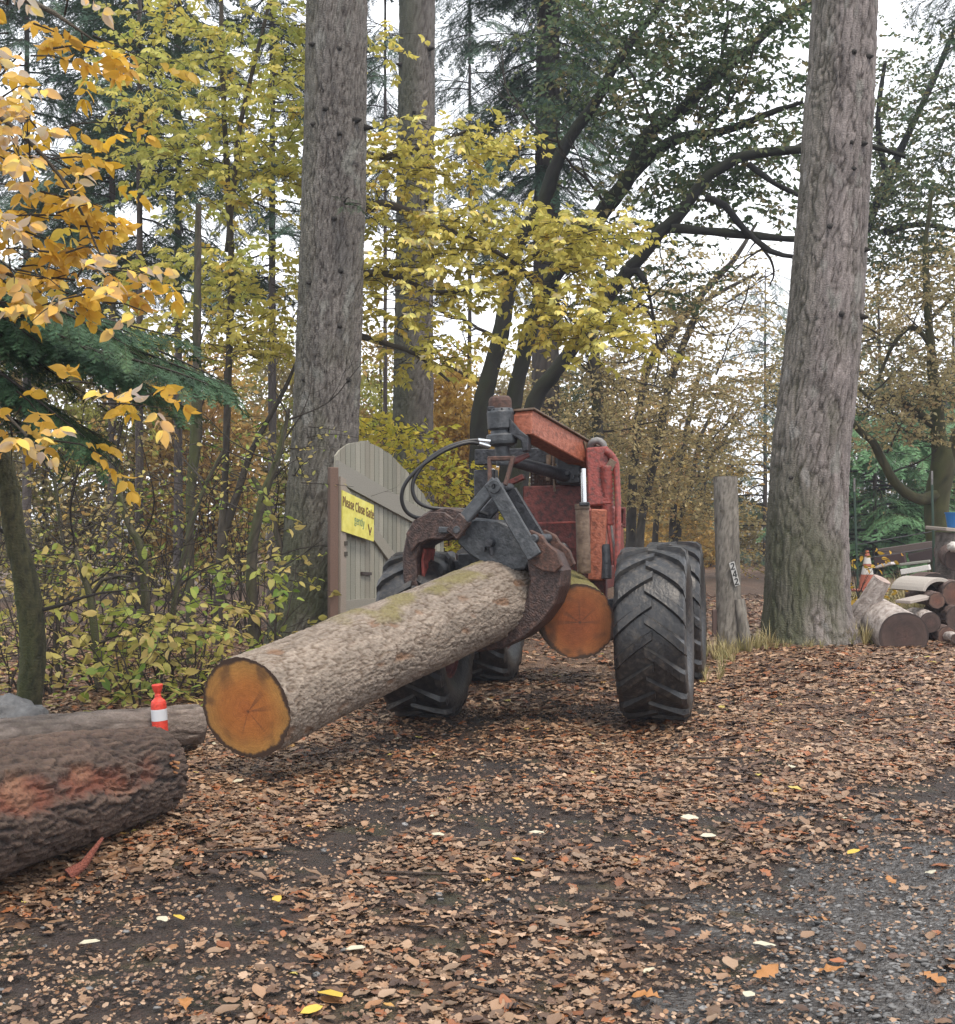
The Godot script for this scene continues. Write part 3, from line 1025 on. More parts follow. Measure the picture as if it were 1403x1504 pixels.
	tag(st, "grey rounded boulder at the left edge behind the logs", "boulder")

# ------------------------------------------------------------ small orange post
func build_delineator() -> void:
	var at := P(236, 1078, 8.62)
	var t := thing("delineator_post", "small orange bottle shaped marker post with white band standing on the logs", "marker post", at)
	t.rotation = Vector3(0, 0, 0.07)
	var k := 8.62 / F
	var body := MB.new()
	var pr := []
	for q in [[0, -6], [11.3, -6], [11.3, 0], [11.4, 20]]:
		pr.append(Vector2(q[0], q[1] + 0.0) * k)
	body.lathe(pr, 28)
	pr = []
	for q in [[10.9, 36], [11.3, 37], [11.2, 44], [10.2, 48.5], [7.5, 51], [5.2, 53], [4.6, 56], [4.9, 57], [4.3, 58.5], [4.4, 60], [6.2, 64], [8.0, 70], [8.3, 72], [7.6, 73], [0, 73.4]]:
		pr.append(Vector2(q[0], q[1]) * k)
	body.lathe(pr, 28)
	part("body", body, M["safety orange"], t)
	var bd := MB.new()
	bd.lathe([Vector2(11.5, 20) * k, Vector2(11.6, 20.5) * k, Vector2(11.5, 36.5) * k, Vector2(10.8, 37) * k], 28)
	part("reflective_band", bd, M["reflective white"], t)
	var ft := MB.new()
	ft.lathe([Vector2(0, -9) * k, Vector2(12.6, -9) * k, Vector2(12.6, -5) * k, Vector2(11.0, -4) * k], 28)
	part("foot", ft, M["dirty white"], t)

# ------------------------------------------------------------ the log loader
var TI := Transform3D()

func q(px: float, py: float, d: float) -> Vector3:
	return TI * P(px, py, d)

func make_tyre() -> MB:
	var mb := MB.new()
	var R := 0.70
	var prof := []
	for p in [[0.36, -0.21], [0.40, -0.25], [0.48, -0.292], [0.56, -0.305], [0.62, -0.30], [0.655, -0.285], [0.672, -0.24], [0.682, -0.12], [0.684, 0.0], [0.682, 0.12], [0.672, 0.24], [0.655, 0.285], [0.62, 0.30], [0.56, 0.305], [0.48, 0.292], [0.40, 0.25], [0.36, 0.21]]:
		prof.append(Vector2(p[0], p[1]))
	for i in prof.size():
		prof[i].y *= 0.93
	mb.lathe(prof, 72, Transform3D(), true)
	# chevron lugs, moulded bars that run from the middle over the shoulder
	var lugs := 17
	for side in [-1.0, 1.0]:
		for k in lugs:
			var a0: float = TAU * (k + (0.5 if side > 0 else 0.0)) / lugs
			var rows := 9
			var ring := []
			for j in rows:
				var t := float(j) / (rows - 1)
				var y: float = side * lerpf(-0.03, 0.283, minf(1.0, t * 1.12))
				var base := 0.668 if t < 0.86 else lerpf(0.655, 0.58, (t - 0.86) / 0.14)
				if t >= 0.86:
					y = side * lerpf(0.27, 0.286, (t - 0.86) / 0.14)
				var top := base + (0.044 if t < 0.86 else lerpf(0.04, 0.010, (t - 0.86) / 0.14))
				var a := a0 - 0.30 * t - 0.10 * t * t
				var wb := lerpf(0.050, 0.064, t) / R
				var wt := wb * 0.62
				ring.append([a, y, base, top, wb, wt])
			var pt := func(r: float, a: float, y: float) -> Vector3: return Vector3(r * cos(a), y, r * sin(a))
			for j in rows - 1:
				var e: Array = ring[j]
				var g: Array = ring[j + 1]
				var eb0: Vector3 = pt.call(e[2], e[0] - e[4], e[1])
				var et0: Vector3 = pt.call(e[3], e[0] - e[5], e[1])
				var et1: Vector3 = pt.call(e[3], e[0] + e[5], e[1])
				var eb1: Vector3 = pt.call(e[2], e[0] + e[4], e[1])
				var gb0: Vector3 = pt.call(g[2], g[0] - g[4], g[1])
				var gt0: Vector3 = pt.call(g[3], g[0] - g[5], g[1])
				var gt1: Vector3 = pt.call(g[3], g[0] + g[5], g[1])
				var gb1: Vector3 = pt.call(g[2], g[0] + g[4], g[1])
				if side > 0:
					mb.quad(eb0, gb0, gt0, et0)
					mb.quad(et0, gt0, gt1, et1)
					mb.quad(et1, gt1, gb1, eb1)
				else:
					mb.quad(gb0, eb0, et0, gt0)
					mb.quad(gt0, et0, et1, gt1)
					mb.quad(gt1, et1, eb1, gb1)
				if j == 0:
					if side > 0:
						mb.quad(eb0, et0, et1, eb1)
					else:
						mb.quad(eb1, et1, et0, eb0)
	return mb

func make_rim() -> MB:
	var mb := MB.new()
	mb.lathe([Vector2(0.0, 0.10), Vector2(0.30, 0.10), Vector2(0.34, 0.19), Vector2(0.385, 0.20), Vector2(0.385, 0.215), Vector2(0.36, 0.215), Vector2(0.36, -0.215), Vector2(0.385, -0.215), Vector2(0.385, -0.20), Vector2(0.34, -0.19), Vector2(0.30, -0.02), Vector2(0.0, -0.02)], 40)
	return mb

func build_tractor() -> void:
	var t := thing("log_loader", "red log loader tractor with big lugged tyres, boom and steel grapple, seen from behind", "log loader", Vector3(0.535, 0.035, -10.38))
	t.rotation = Vector3(0, deg_to_rad(-13.0), deg_to_rad(1.5))
	TI = t.transform.affine_inverse()
	# wheels
	var tyre := make_tyre().mesh()
	var rim := make_rim().mesh()
	var hub := MB.new()
	hub.lathe([Vector2(0, 0.19), Vector2(0.10, 0.19), Vector2(0.12, 0.16), Vector2(0.13, 0.08)], 20)
	for k in 8:
		var a := TAU * k / 8
		hub.lathe([Vector2(0, 0.135), Vector2(0.016, 0.135), Vector2(0.018, 0.095)], 6, Transform3D(Basis(), Vector3(0.21 * cos(a), 0, 0.21 * sin(a))))
	var hubm := hub.mesh()
	for wz in [0.0, -2.45]:
		for sx in [-1.0, 1.0]:
			var w := Node3D.new()
			w.name = "wheel"
			t.add_child(w, true)
			w.position = Vector3(0.985 * sx, 0.715, wz)
			# chevrons on both sides point the same way round
			w.rotation = Vector3(rng.randf() * TAU, 0, 0)
			var ty := part("tyre", tyre, M["tyre rubber"], w)
			ty.rotation = Vector3(0, 0, -PI / 2)
			var rm := part("rim", rim, M["dull red paint"], w)
			rm.rotation = Vector3(0, 0, -PI / 2 if sx > 0 else PI / 2)
			var hb := part("hub", hubm, M["rust brown"], w)
			hb.rotation = rm.rotation
	# axle housings and frame rails
	var mb := MB.new()
	for wz in [0.0, -2.45]:
		for sx in [-1.0, 1.0]:
			mb.bar(Vector3(0.88 * sx, 0.72, wz), Vector3(0.66 * sx, 0.74, wz), 0.2, 0.22)
			mb.bar(Vector3(0.67 * sx, 0.66, wz), Vector3(0.63 * sx, 1.34 if sx < 0 else 1.0, wz), 0.1, 0.2, Vector3.RIGHT)
		mb.bar(Vector3(-0.66, 1.32, wz), Vector3(0.1, 1.32, wz), 0.2, 0.16)
	part("axle", mb, M["black iron"], t)
	mb = MB.new()
	for sx in [-1.0, 1.0]:
		mb.bar(Vector3(0.40 * sx, 1.12, -0.75), Vector3(0.40 * sx, 1.12, -3.1), 0.12, 0.2)
	mb.bar(Vector3(-0.40, 1.1, -3.0), Vector3(0.40, 1.1, -3.0), 0.14, 0.3)
	part("frame", mb, M["dull red paint"], t)
	# engine hood ahead
	mb = MB.new()
	mb.box(Vector3(0.72, 0.62, 1.3), Transform3D(Basis(), Vector3(0.05, 1.5, -2.45)), 0.05)
	part("hood", mb, M["red paint"], t)
	mb = MB.new()
	for k in 7:
		mb.box(Vector3(0.56, 0.03, 0.02), Transform3D(Basis(), Vector3(0.05, 1.28 + 0.07 * k, -3.115)), 0.004)
	part("grille", mb, M["black iron"], t)
	# rear red panel with its rail, the dark guard over it
	mb = MB.new()
	var c := q(818, 782, 11.15)
	mb.box(Vector3(0.60, 0.86, 0.05), Transform3D(Basis(), c), 0.012)
	part("rear_panel", mb, M["dull red paint"], t)
	mb = MB.new()
	mb.bar(q(772, 769, 11.0), q(858, 767, 11.0), 0.02, 0.02)
	part("panel_rail", mb, M["red paint"], t)
	mb = MB.new()
	c = q(826, 806, 11.02)
	mb.lathe([Vector2(0.055, -0.04), Vector2(0.055, 0.03), Vector2(0.03, 0.05), Vector2(0.03, 0.09), Vector2(0, 0.09)], 14, Transform3D(Basis.from_euler(Vector3(PI / 2, 0, 0)), c))
	mb.box(Vector3(0.16, 0.05, 0.05), Transform3D(Basis(), c + Vector3(-0.06, -0.05, 0)))
	part("tow_fitting", mb, M["black iron"], t)
	mb = MB.new()
	var g0 := q(782, 732, 11.3)
	var g1 := q(852, 690, 11.3)
	for k in 9:
		var y := lerpf(g0.y, g1.y, k / 8.0)
		mb.bar(Vector3(g0.x, y, g0.z), Vector3(g1.x, y, g0.z), 0.015, 0.012)
	for k in 13:
		var x := lerpf(g0.x, g1.x, k / 12.0)
		mb.bar(Vector3(x, g0.y, g0.z + 0.015), Vector3(x, g1.y, g0.z + 0.015), 0.012, 0.015, Vector3.RIGHT)
	mb.box(Vector3(absf(g1.x - g0.x), absf(g1.y - g0.y), 0.04), Transform3D(Basis(), (g0 + g1) / 2 + Vector3(0, 0, -0.06)))
	part("mesh_guard", mb, M["rust brown"], t)
	# right upright, tan below and red above
	mb = MB.new()
	mb.bar(q(883, 745, 10.75), q(879, 660, 10.85), 0.2, 0.20, Vector3.RIGHT, 0.012)
	part("upright", mb, M["red paint"], t)
	mb = MB.new()
	mb.bar(q(877, 852, 10.68), q(881, 748, 10.68), 0.17, 0.14, Vector3.RIGHT, 0.012)
	part("upright", mb, M["faded orange paint"], t)
	mb = MB.new()
	mb.bar(q(879, 890, 10.75), q(880, 848, 10.75), 0.16, 0.14, Vector3.RIGHT, 0.012)
	part("upright", mb, M["dull red paint"], t)
	# left upright mostly behind the grapple
	mb = MB.new()
	mb.bar(q(716, 850, 11.3), q(714, 690, 11.3), 0.16, 0.2, Vector3.RIGHT, 0.012)
	part("upright", mb, M["black iron"], t)
	mb = MB.new()
	mb.bar(q(700, 672, 11.3), q(880, 668, 11.05), 0.16, 0.14)
	part("cross_beam", mb, M["black iron"], t)
	mb = MB.new()
	mb.bar(q(716, 724, 11.28), q(770, 700, 11.2), 0.10, 0.05)
	part("cross_beam", mb, M["dull red paint"], t)
	# corrugated red pipe, handrail, bracket
	mb = MB.new()
	var pr := []
	var lo := q(893, 772, 10.7)
	var hi := q(894, 684, 10.7)
	var L := hi.y - lo.y
	for k in 27:
		pr.append(Vector2(0.048 if k % 2 == 0 else 0.062, L * k / 26.0))
	mb.lathe(pr, 18, Transform3D(Basis(), lo), true)
	part("ribbed_pipe", mb, M["red paint"], t)
	mb = MB.new()
	var sp := smooth_path([[q(889, 662, 10.7), 0.03], [q(893, 664, 10.7), 0.034], [q(903, 677, 10.7), 0.034], [q(906, 700, 10.68), 0.03], [q(908, 760, 10.6), 0.028], [q(906, 850, 10.5), 0.026]], 0.03)
	mb.tube(sp[0], sp[1], 10, true)
	part("hand_rail", mb, M["red paint"], t)
	mb = MB.new()
	mb.bar(q(893, 690, 10.72), q(901, 676, 10.72), 0.11, 0.07)
	part("rail_bracket", mb, M["tan paint"], t)
	mb = MB.new()
	mb.bar(q(908, 746, 10.7), q(917, 747, 10.7), 0.03, 0.02)
	mb.bar(q(908, 772, 10.7), q(917, 773, 10.7), 0.03, 0.02)
	mb.bar(q(917, 745, 10.7), q(917, 775, 10.7), 0.02, 0.03, Vector3.RIGHT)
	mb.box(Vector3(0.05, 0.13, 0.04), Transform3D(Basis(), q(913, 757, 10.75)))
	part("step_bracket", mb, M["dull red paint"], t)
	for w in [[893, 772, 900, 830, 0.012, "red paint"], [898, 772, 905, 842, 0.010, "grey steel"], [886, 790, 896, 850, 0.02, "tan paint"], [889, 800, 891, 850, 0.045, "black iron"]]:
		mb = MB.new()
		mb.tube(PackedVector3Array([q(w[0], w[1], 10.62), q((w[0] + w[2]) / 2.0 + 1, (w[1] + w[3]) / 2.0, 10.6), q(w[2], w[3], 10.58)]), PackedFloat32Array([w[4], w[4], w[4]]), 8, true)
		part("brace_rod", mb, M[w[5]], t)
	# the fat hose loop at the elbow of the boom
	mb = MB.new()
	sp = smooth_path([[q(868, 668, 10.9), 0.03], [q(868, 652, 10.85), 0.032], [q(877, 647, 10.82), 0.032], [q(886, 652, 10.82), 0.032], [q(888, 664, 10.82), 0.03], [q(886, 676, 10.82), 0.028]], 0.03)
	mb.tube(sp[0], sp[1], 10, true)
	part("elbow_hose", mb, M["grey steel"], t)
	mb = MB.new()
	mb.box(Vector3(0.14, 0.10, 0.12), Transform3D(Basis(), q(877, 664, 10.9)))
	part("elbow_block", mb, M["tan paint"], t)
	# lift cylinder
	mb = MB.new()
	var b0 := q(858, 842, 10.42)
	var b1 := q(858, 740, 10.42)
	mb.lathe([Vector2(0, 0), Vector2(0.055, 0), Vector2(0.06, 0.02), Vector2(0.06, b1.y - b0.y - 0.05), Vector2(0.066, b1.y - b0.y - 0.04), Vector2(0.066, b1.y - b0.y), Vector2(0.03, b1.y - b0.y)], 22, Transform3D(Basis(), b0))
	var cyl := part("lift_cylinder", mb, M["tan paint"], t)
	mb = MB.new()
	mb.lathe([Vector2(0.024, -0.05), Vector2(0.024, q(858, 688, 10.42).y - b1.y)], 16, Transform3D(Basis(), b1))
	part("piston_rod", mb, M.chrome, cyl)
	mb = MB.new()
	mb.bar(q(851, 740, 10.36), q(866, 740, 10.36), 0.05, 0.03)
	part("collar", mb, M["black iron"], cyl)
	# boom: a tapering welded box from the elbow to the rotator
	mb = MB.new()
	var r0 := q(868, 660, 11.15)
	var r1 := q(862, 684, 11.1)
	var t0 := q(770, 604, 10.15)
	var along := (t0 - r0).normalized()
	var side := along.cross(Vector3.UP).normalized()
	var upv := side.cross(along).normalized()
	var len := t0.distance_to(r0)
	# outline in (along, up); side is the push direction
	var xf := Transform3D(Basis(along, upv, along.cross(upv)), r0)
	mb.prism(PackedVector2Array([Vector2(-0.06, 0.0), Vector2(len, 0.0), Vector2(len + 0.02, -0.04), Vector2(len, -0.20), Vector2(0.28, -0.20), Vector2(0.10, -0.24), Vector2(-0.03, -0.24), Vector2(-0.08, -0.16)]), -0.09, 0.09, 0.008, xf)
	part("boom", mb, M["faded orange paint"], t)
	mb = MB.new()
	mb.prism(PackedVector2Array([Vector2(-0.06, 0.0), Vector2(len + 0.03, 0.0), Vector2(len + 0.03, 0.016), Vector2(-0.06, 0.016)]), -0.115, 0.115, 0.004, xf)
	part("boom_flange", mb, M["tan paint"], t)
	mb = MB.new()
	mb.prism(PackedVector2Array([Vector2(0.08, -0.02), Vector2(0.34, -0.02), Vector2(0.17, -0.215), Vector2(0.02, -0.215)]), 0.092, 0.104, 0.003, xf)
	mb.prism(PackedVector2Array([Vector2(0.08, -0.02), Vector2(0.34, -0.02), Vector2(0.17, -0.215), Vector2(0.02, -0.215)]), -0.104, -0.092, 0.003, xf)
	part("boom_gusset", mb, M["tan paint"], t)
	mb = MB.new()
	mb.lathe([Vector2(0, -0.14), Vector2(0.035, -0.14), Vector2(0.04, -0.12), Vector2(0.04, 0.12), Vector2(0.035, 0.14), Vector2(0, 0.14)], 16, Transform3D(Basis.from_euler(Vector3(0, 0, PI / 2)), q(866, 683, 10.95)))
	part("boom_pin", mb, M["dark steel"], t)
	# dark valve block, boom cylinder and rods below the boom
	mb = MB.new()
	mb.box(Vector3(0.22, 0.26, 0.24), Transform3D(Basis(), q(838, 690, 11.05)), 0.015)
	for k in 4:
		mb.lathe([Vector2(0.02, 0), Vector2(0.02, 0.05), Vector2(0, 0.05)], 8, Transform3D(Basis.from_euler(Vector3(PI / 2, 0, 0)), q(826 + 8 * k, 700 - 5 * (k % 2), 10.92)))
	part("valve_block", mb, M["black iron"], t)
	mb = MB.new()
	mb.tube(PackedVector3Array([q(748, 676, 10.3), q(800, 690, 10.75), q(850, 706, 11.1)]), PackedFloat32Array([0.05, 0.055, 0.055]), 14, true)
	part("boom_cylinder", mb, M["black iron"], t)
	mb = MB.new()
	mb.tube(PackedVector3Array([q(742, 677, 10.2), q(758, 676, 10.3), q(776, 668, 10.35)]), PackedFloat32Array([0.028, 0.032, 0.02]), 12, true)
	part("hose_end", mb, M["dull red paint"], t)
	mb = MB.new()
	mb.tube(PackedVector3Array([q(813, 668, 11.0), q(814, 700, 11.0), q(815, 722, 11.0)]), PackedFloat32Array([0.012, 0.014, 0.01]), 8, true)
	mb.tube(PackedVector3Array([q(806, 668, 11.05), q(806, 706, 11.05)]), PackedFloat32Array([0.025, 0.025]), 8, true)
	part("grease_rod", mb, M["tan paint"], t)
	# rotator
	var u := 10.2 / F
	var ro := Node3D.new()
	ro.name = "rotator"
	t.add_child(ro)
	ro.position = q(739, 690, 10.2)
	ro.rotation = Vector3(0, 0, deg_to_rad(1.0))
	mb = MB.new()
	var prof := []
	for p in [[0, 108], [13, 108], [16, 105], [17, 101], [17, 90], [15, 89]]:
		prof.append(Vector2(p[0], p[1]) * u)
	prof.reverse()
	mb.lathe(prof, 26)
	part("cap", mb, M["rust brown"], ro)
	mb = MB.new()
	prof = []
	for p in [[9, 6], [10, 9], [11, 34], [15, 35], [22, 38], [23, 42], [23, 50], [21.5, 52], [16, 53], [15, 58], [18, 59], [20, 61], [20.5, 84], [19, 88], [17.5, 90], [0, 91]]:
		prof.append(Vector2(p[0], p[1]) * u)
	mb.lathe(prof, 30)
	part("motor", mb, M["dark steel"], ro)
	mb = MB.new()
	for k in 10:
		var a := TAU * k / 10
		mb.lathe([Vector2(0, 2.5) * u, Vector2(1.6, 2.5) * u, Vector2(1.6, 0) * u], 6, Transform3D(Basis(), Vector3(18.6 * cos(a), 86.5, 18.6 * sin(a)) * u))
	mb.box(Vector3(12, 6, 12) * u, Transform3D(Basis(), Vector3(-10, 90, 10) * u))
	part("bolt", mb, M["black iron"], ro)
	mb = MB.new()
	mb.lathe([Vector2(0, 6) * u, Vector2(8.5, 6) * u, Vector2(9.5, 8) * u, Vector2(9.5, 32) * u, Vector2(12, 33) * u], 6)
	part("shaft", mb, M["dark steel"], ro)
	mb = MB.new()
	mb.prism(PackedVector2Array([Vector2(16, 74) * u, Vector2(30, 56) * u, Vector2(42, 46) * u, Vector2(40, 26) * u, Vector2(33, 24) * u, Vector2(31, 40) * u, Vector2(14, 52) * u]), -0.08, 0.08, 0.006)
	part("side_bracket", mb, M["black iron"], ro)
	build_grapple(t)
	# hoses with their bright end fittings
	for h in [[[716, 655], [690, 650], [655, 661], [620, 684], [597, 708], [590, 730], [596, 750], [611, 760], [626, 760]], [[716, 648], [693, 647], [662, 655], [634, 671], [613, 695], [606, 716], [612, 735], [630, 745], [662, 748], [696, 750], [716, 756]]]:
		var ctrl := []
		for k in h.size():
			var p: Array = h[k]
			ctrl.append([q(p[0], p[1], 10.12 - 0.12 * sin(PI * k / (h.size() - 1.0))), 0.0165])
		sp = smooth_path(ctrl, 0.02)
		mb = MB.new()
		mb.tube(sp[0], sp[1], 10, true)
		var ho := part("hydraulic_hose", mb, M["hose rubber"], t)
		mb = MB.new()
		mb.tube(PackedVector3Array([sp[0][0] + (sp[0][0] - sp[0][1]) * 1.5, sp[0][4]]), PackedFloat32Array([0.021, 0.02]), 10, true)
		part("hose_fitting", mb, M.chrome, ho)

func build_grapple(t: Node3D) -> void:
	var u := 10.0 / F
	var gr := Node3D.new()
	gr.name = "grapple"
	t.add_child(gr)
	var world := Transform3D(Basis.from_euler(Vector3(0, deg_to_rad(-20.0), 0)), P(720, 850, 10.0))
	gr.transform = TI * world
	var g := func(pts: Array) -> PackedVector2Array:
		var o := PackedVector2Array()
		for p in pts:
			o.append(Vector2((p[0] - 720.0) * u / 0.95, -(p[1] - 850.0) * u))
		return o
	var at := func(px: float, py: float, z: float) -> Vector3: return Vector3((px - 720.0) * u / 0.95, -(py - 850.0) * u, z)
	# right tong: two curved side plates with a wide web between them
	var outer := [[783, 800], [800, 800], [820, 812], [830, 836], [829, 858], [820, 884], [802, 910], [776, 933], [742, 950], [708, 956], [702, 951]]
	var inner := [[718, 938], [746, 921], [766, 902], [780, 878], [786, 852], [782, 826]]
	var mb := MB.new()
	mb.prism(g.call(outer + inner), -0.16, 0.14, 0.01)
	part("tong", mb, M["rusty steel"], gr)
	mb = MB.new()
	mb.prism(g.call([[786, 822], [792, 850], [786, 882], [770, 906], [748, 924], [742, 918], [762, 898], [775, 876], [780, 850], [775, 828]]), -0.20, -0.162, 0.004)
	part("tong_plate", mb, M["grey steel"], gr)
	# knuckle of the right tong
	mb = MB.new()
	mb.prism(g.call([[778, 784], [790, 778], [806, 786], [812, 796], [826, 808], [834, 828], [824, 838], [806, 836], [790, 826], [780, 806]]), 0.142, 0.20, 0.008)
	mb.prism(g.call([[778, 784], [790, 778], [806, 786], [812, 796], [826, 808], [834, 828], [824, 838], [806, 836], [790, 826], [780, 806]]), -0.22, -0.17, 0.008)
	part("knuckle", mb, M["rust brown"], gr)
	mb = MB.new()
	for p in [[790, 812], [796, 790], [736, 715]]:
		mb.lathe([Vector2(0, -0.24), Vector2(0.034, -0.24), Vector2(0.034, 0.23), Vector2(0.026, 0.245), Vector2(0, 0.245)], 16, Transform3D(Basis.from_euler(Vector3(PI / 2, 0, 0)), at.call(p[0], p[1], 0.0)))
	part("pivot_pin", mb, M["dark steel"], gr)
	# left tong, its inner side still red
	mb = MB.new()
	mb.prism(g.call([[692, 752], [668, 745], [640, 748], [618, 762], [602, 786], [596, 816], [597, 850], [606, 890], [624, 922], [648, 940], [660, 934], [640, 908], [626, 880], [618, 850], [617, 822], [624, 802], [640, 794], [664, 794], [690, 786]]), -0.22, 0.13, 0.012)
	part("tong", mb, M["rusty steel"], gr)
	mb = MB.new()
	mb.prism(g.call([[622, 806], [619, 824], [620, 850], [627, 876], [632, 872], [625, 850], [623, 824], [626, 808]]), -0.18, 0.05, 0.004)
	part("tong_liner", mb, M["red paint"], gr)
	mb = MB.new()
	mb.prism(g.call([[604, 784], [616, 764], [640, 752], [662, 752], [676, 762], [676, 782], [660, 792], [640, 792], [622, 800], [612, 812]]), 0.132, 0.165, 0.008)
	part("knuckle", mb, M["rusty steel"], gr)
	mb = MB.new()
	mb.lathe([Vector2(0, -0.27), Vector2(0.034, -0.27), Vector2(0.034, 0.21), Vector2(0.026, 0.225), Vector2(0, 0.225)], 16, Transform3D(Basis.from_euler(Vector3(PI / 2, 0, 0)), at.call(684, 778, 0.0)))
	mb.bar(at.call(656, 778, 0.18), at.call(682, 779, 0.18), 0.05, 0.05)
	part("pivot_pin", mb, M["dark steel"], gr)
	# middle body with its domed top and grease fitting
	mb = MB.new()
	mb.prism(g.call([[676, 784], [684, 770], [704, 762], [736, 764], [764, 776], [780, 800], [786, 822], [776, 834], [748, 838], [716, 828], [692, 812], [678, 798]]), -0.15, 0.10, 0.014)
	part("body", mb, M["dark steel"], gr)
	mb = MB.new()
	mb.tube(PackedVector3Array([at.call(700, 768, 0.02), at.call(730, 772, 0.02), at.call(764, 786, 0.02)]), PackedFloat32Array([0.045, 0.05, 0.045]), 14, true)
	part("cylinder", mb, M["black iron"], gr)
	mb = MB.new()
	mb.lathe([Vector2(0, 0.07), Vector2(0.03, 0.07), Vector2(0.036, 0.05), Vector2(0.036, 0.0)], 12, Transform3D(Basis.from_euler(Vector3(PI / 2, 0, 0)), at.call(728, 797, 0.1)))
	mb.lathe([Vector2(0, 0.05), Vector2(0.02, 0.05), Vector2(0.02, 0.0)], 10, Transform3D(Basis.from_euler(Vector3(PI / 2, 0, 0)), at.call(718, 806, 0.1)))
	mb.bar(at.call(728, 797, 0.14), at.call(730, 815, 0.13), 0.035, 0.03)
	part("grease_fitting", mb, M["black iron"], gr)
	# V of links
	mb = MB.new()
	mb.bar(at.call(740, 708, 0.17), at.call(694, 762, 0.19), 0.035, 0.115, Vector3(0.76, 0.65, 0), 0.01)
	part("link", mb, M["dark steel"], gr)
	mb = MB.new()
	mb.bar(at.call(696, 760, 0.19), at.call(676, 786, 0.19), 0.05, 0.13, Vector3(0.76, 0.65, 0), 0.01)
	part("link_end", mb, M["rusty steel"], gr)
	mb = MB.new()
	mb.bar(at.call(734, 708, 0.215), at.call(798, 816, 0.235), 0.035, 0.125, Vector3(-0.86, 0.51, 0), 0.01)
	part("link", mb, M["dark steel"], gr)
	mb = MB.new()
	mb.bar(at.call(740, 720, -0.16), at.call(798, 816, -0.16), 0.04, 0.115, Vector3(-0.86, 0.51, 0), 0.01)
	mb.bar(at.call(734, 720, -0.19), at.call(680, 782, -0.19), 0.04, 0.115, Vector3(0.76, 0.65, 0), 0.01)
	part("link", mb, M["black iron"], gr)
	mb = MB.new()
	mb.lathe([Vector2(0.022, 0.0), Vector2(0.05, 0.0), Vector2(0.055, 0.012), Vector2(0.05, 0.024), Vector2(0.022, 0.024)], 18, Transform3D(Basis.from_euler(Vector3(PI / 2, 0, 0)), at.call(741, 716, 0.235)))
	part("apex_washer", mb, M["dark steel"], gr)
	# clevis straps down from the rotator
	mb = MB.new()
	mb.bar(at.call(722, 672, 0.05), at.call(727, 718, 0.12), 0.035, 0.03, Vector3.RIGHT)
	mb.bar(at.call(757, 672, 0.05), at.call(749, 714, 0.12), 0.035, 0.03, Vector3.RIGHT)
	mb.bar(at.call(720, 674, 0.04), at.call(758, 674, 0.04), 0.06, 0.035)
	part("clevis", mb, M["rust brown"], gr)

# ------------------------------------------------------------ gate and sign
func gate_at(u: float, y: float, out := 0.0) -> Vector3:
	# u 0..1 along the leaf, from the near post away from the viewer
	return Vector3(-1.62 + 1.15 * u, y, -13.8 - 2.7 * u) + Vector3(0.92, 0, 0.39) * out

func slat(mb: MB, u0: float, u1: float, lo0: float, lo1: float, hi0: float, hi1: float, o0: float, o1: float) -> void:
	# a board between two stations, its own bottom and top, from o0 to o1 off the leaf
	var p := [gate_at(u0, lo0, o1), gate_at(u1, lo1, o1), gate_at(u1, hi1, o1), gate_at(u0, hi0, o1)]
	var b := [gate_at(u0, lo0, o0), gate_at(u1, lo1, o0), gate_at(u1, hi1, o0), gate_at(u0, hi0, o0)]
	mb.quad(p[0], p[1], p[2], p[3])
	mb.quad(b[1], b[0], b[3], b[2])
	for i in 4:
		var j := (i + 1) % 4
		mb.quad(b[i], b[j], p[j], p[i])

func gate_top(u: float) -> float:
	return lerpf(2.41, 1.62, u) + 0.48 * sin(PI * pow(u, 0.78))

func gate_rail(u: float) -> float:
	return 2.17 - 0.70 * u

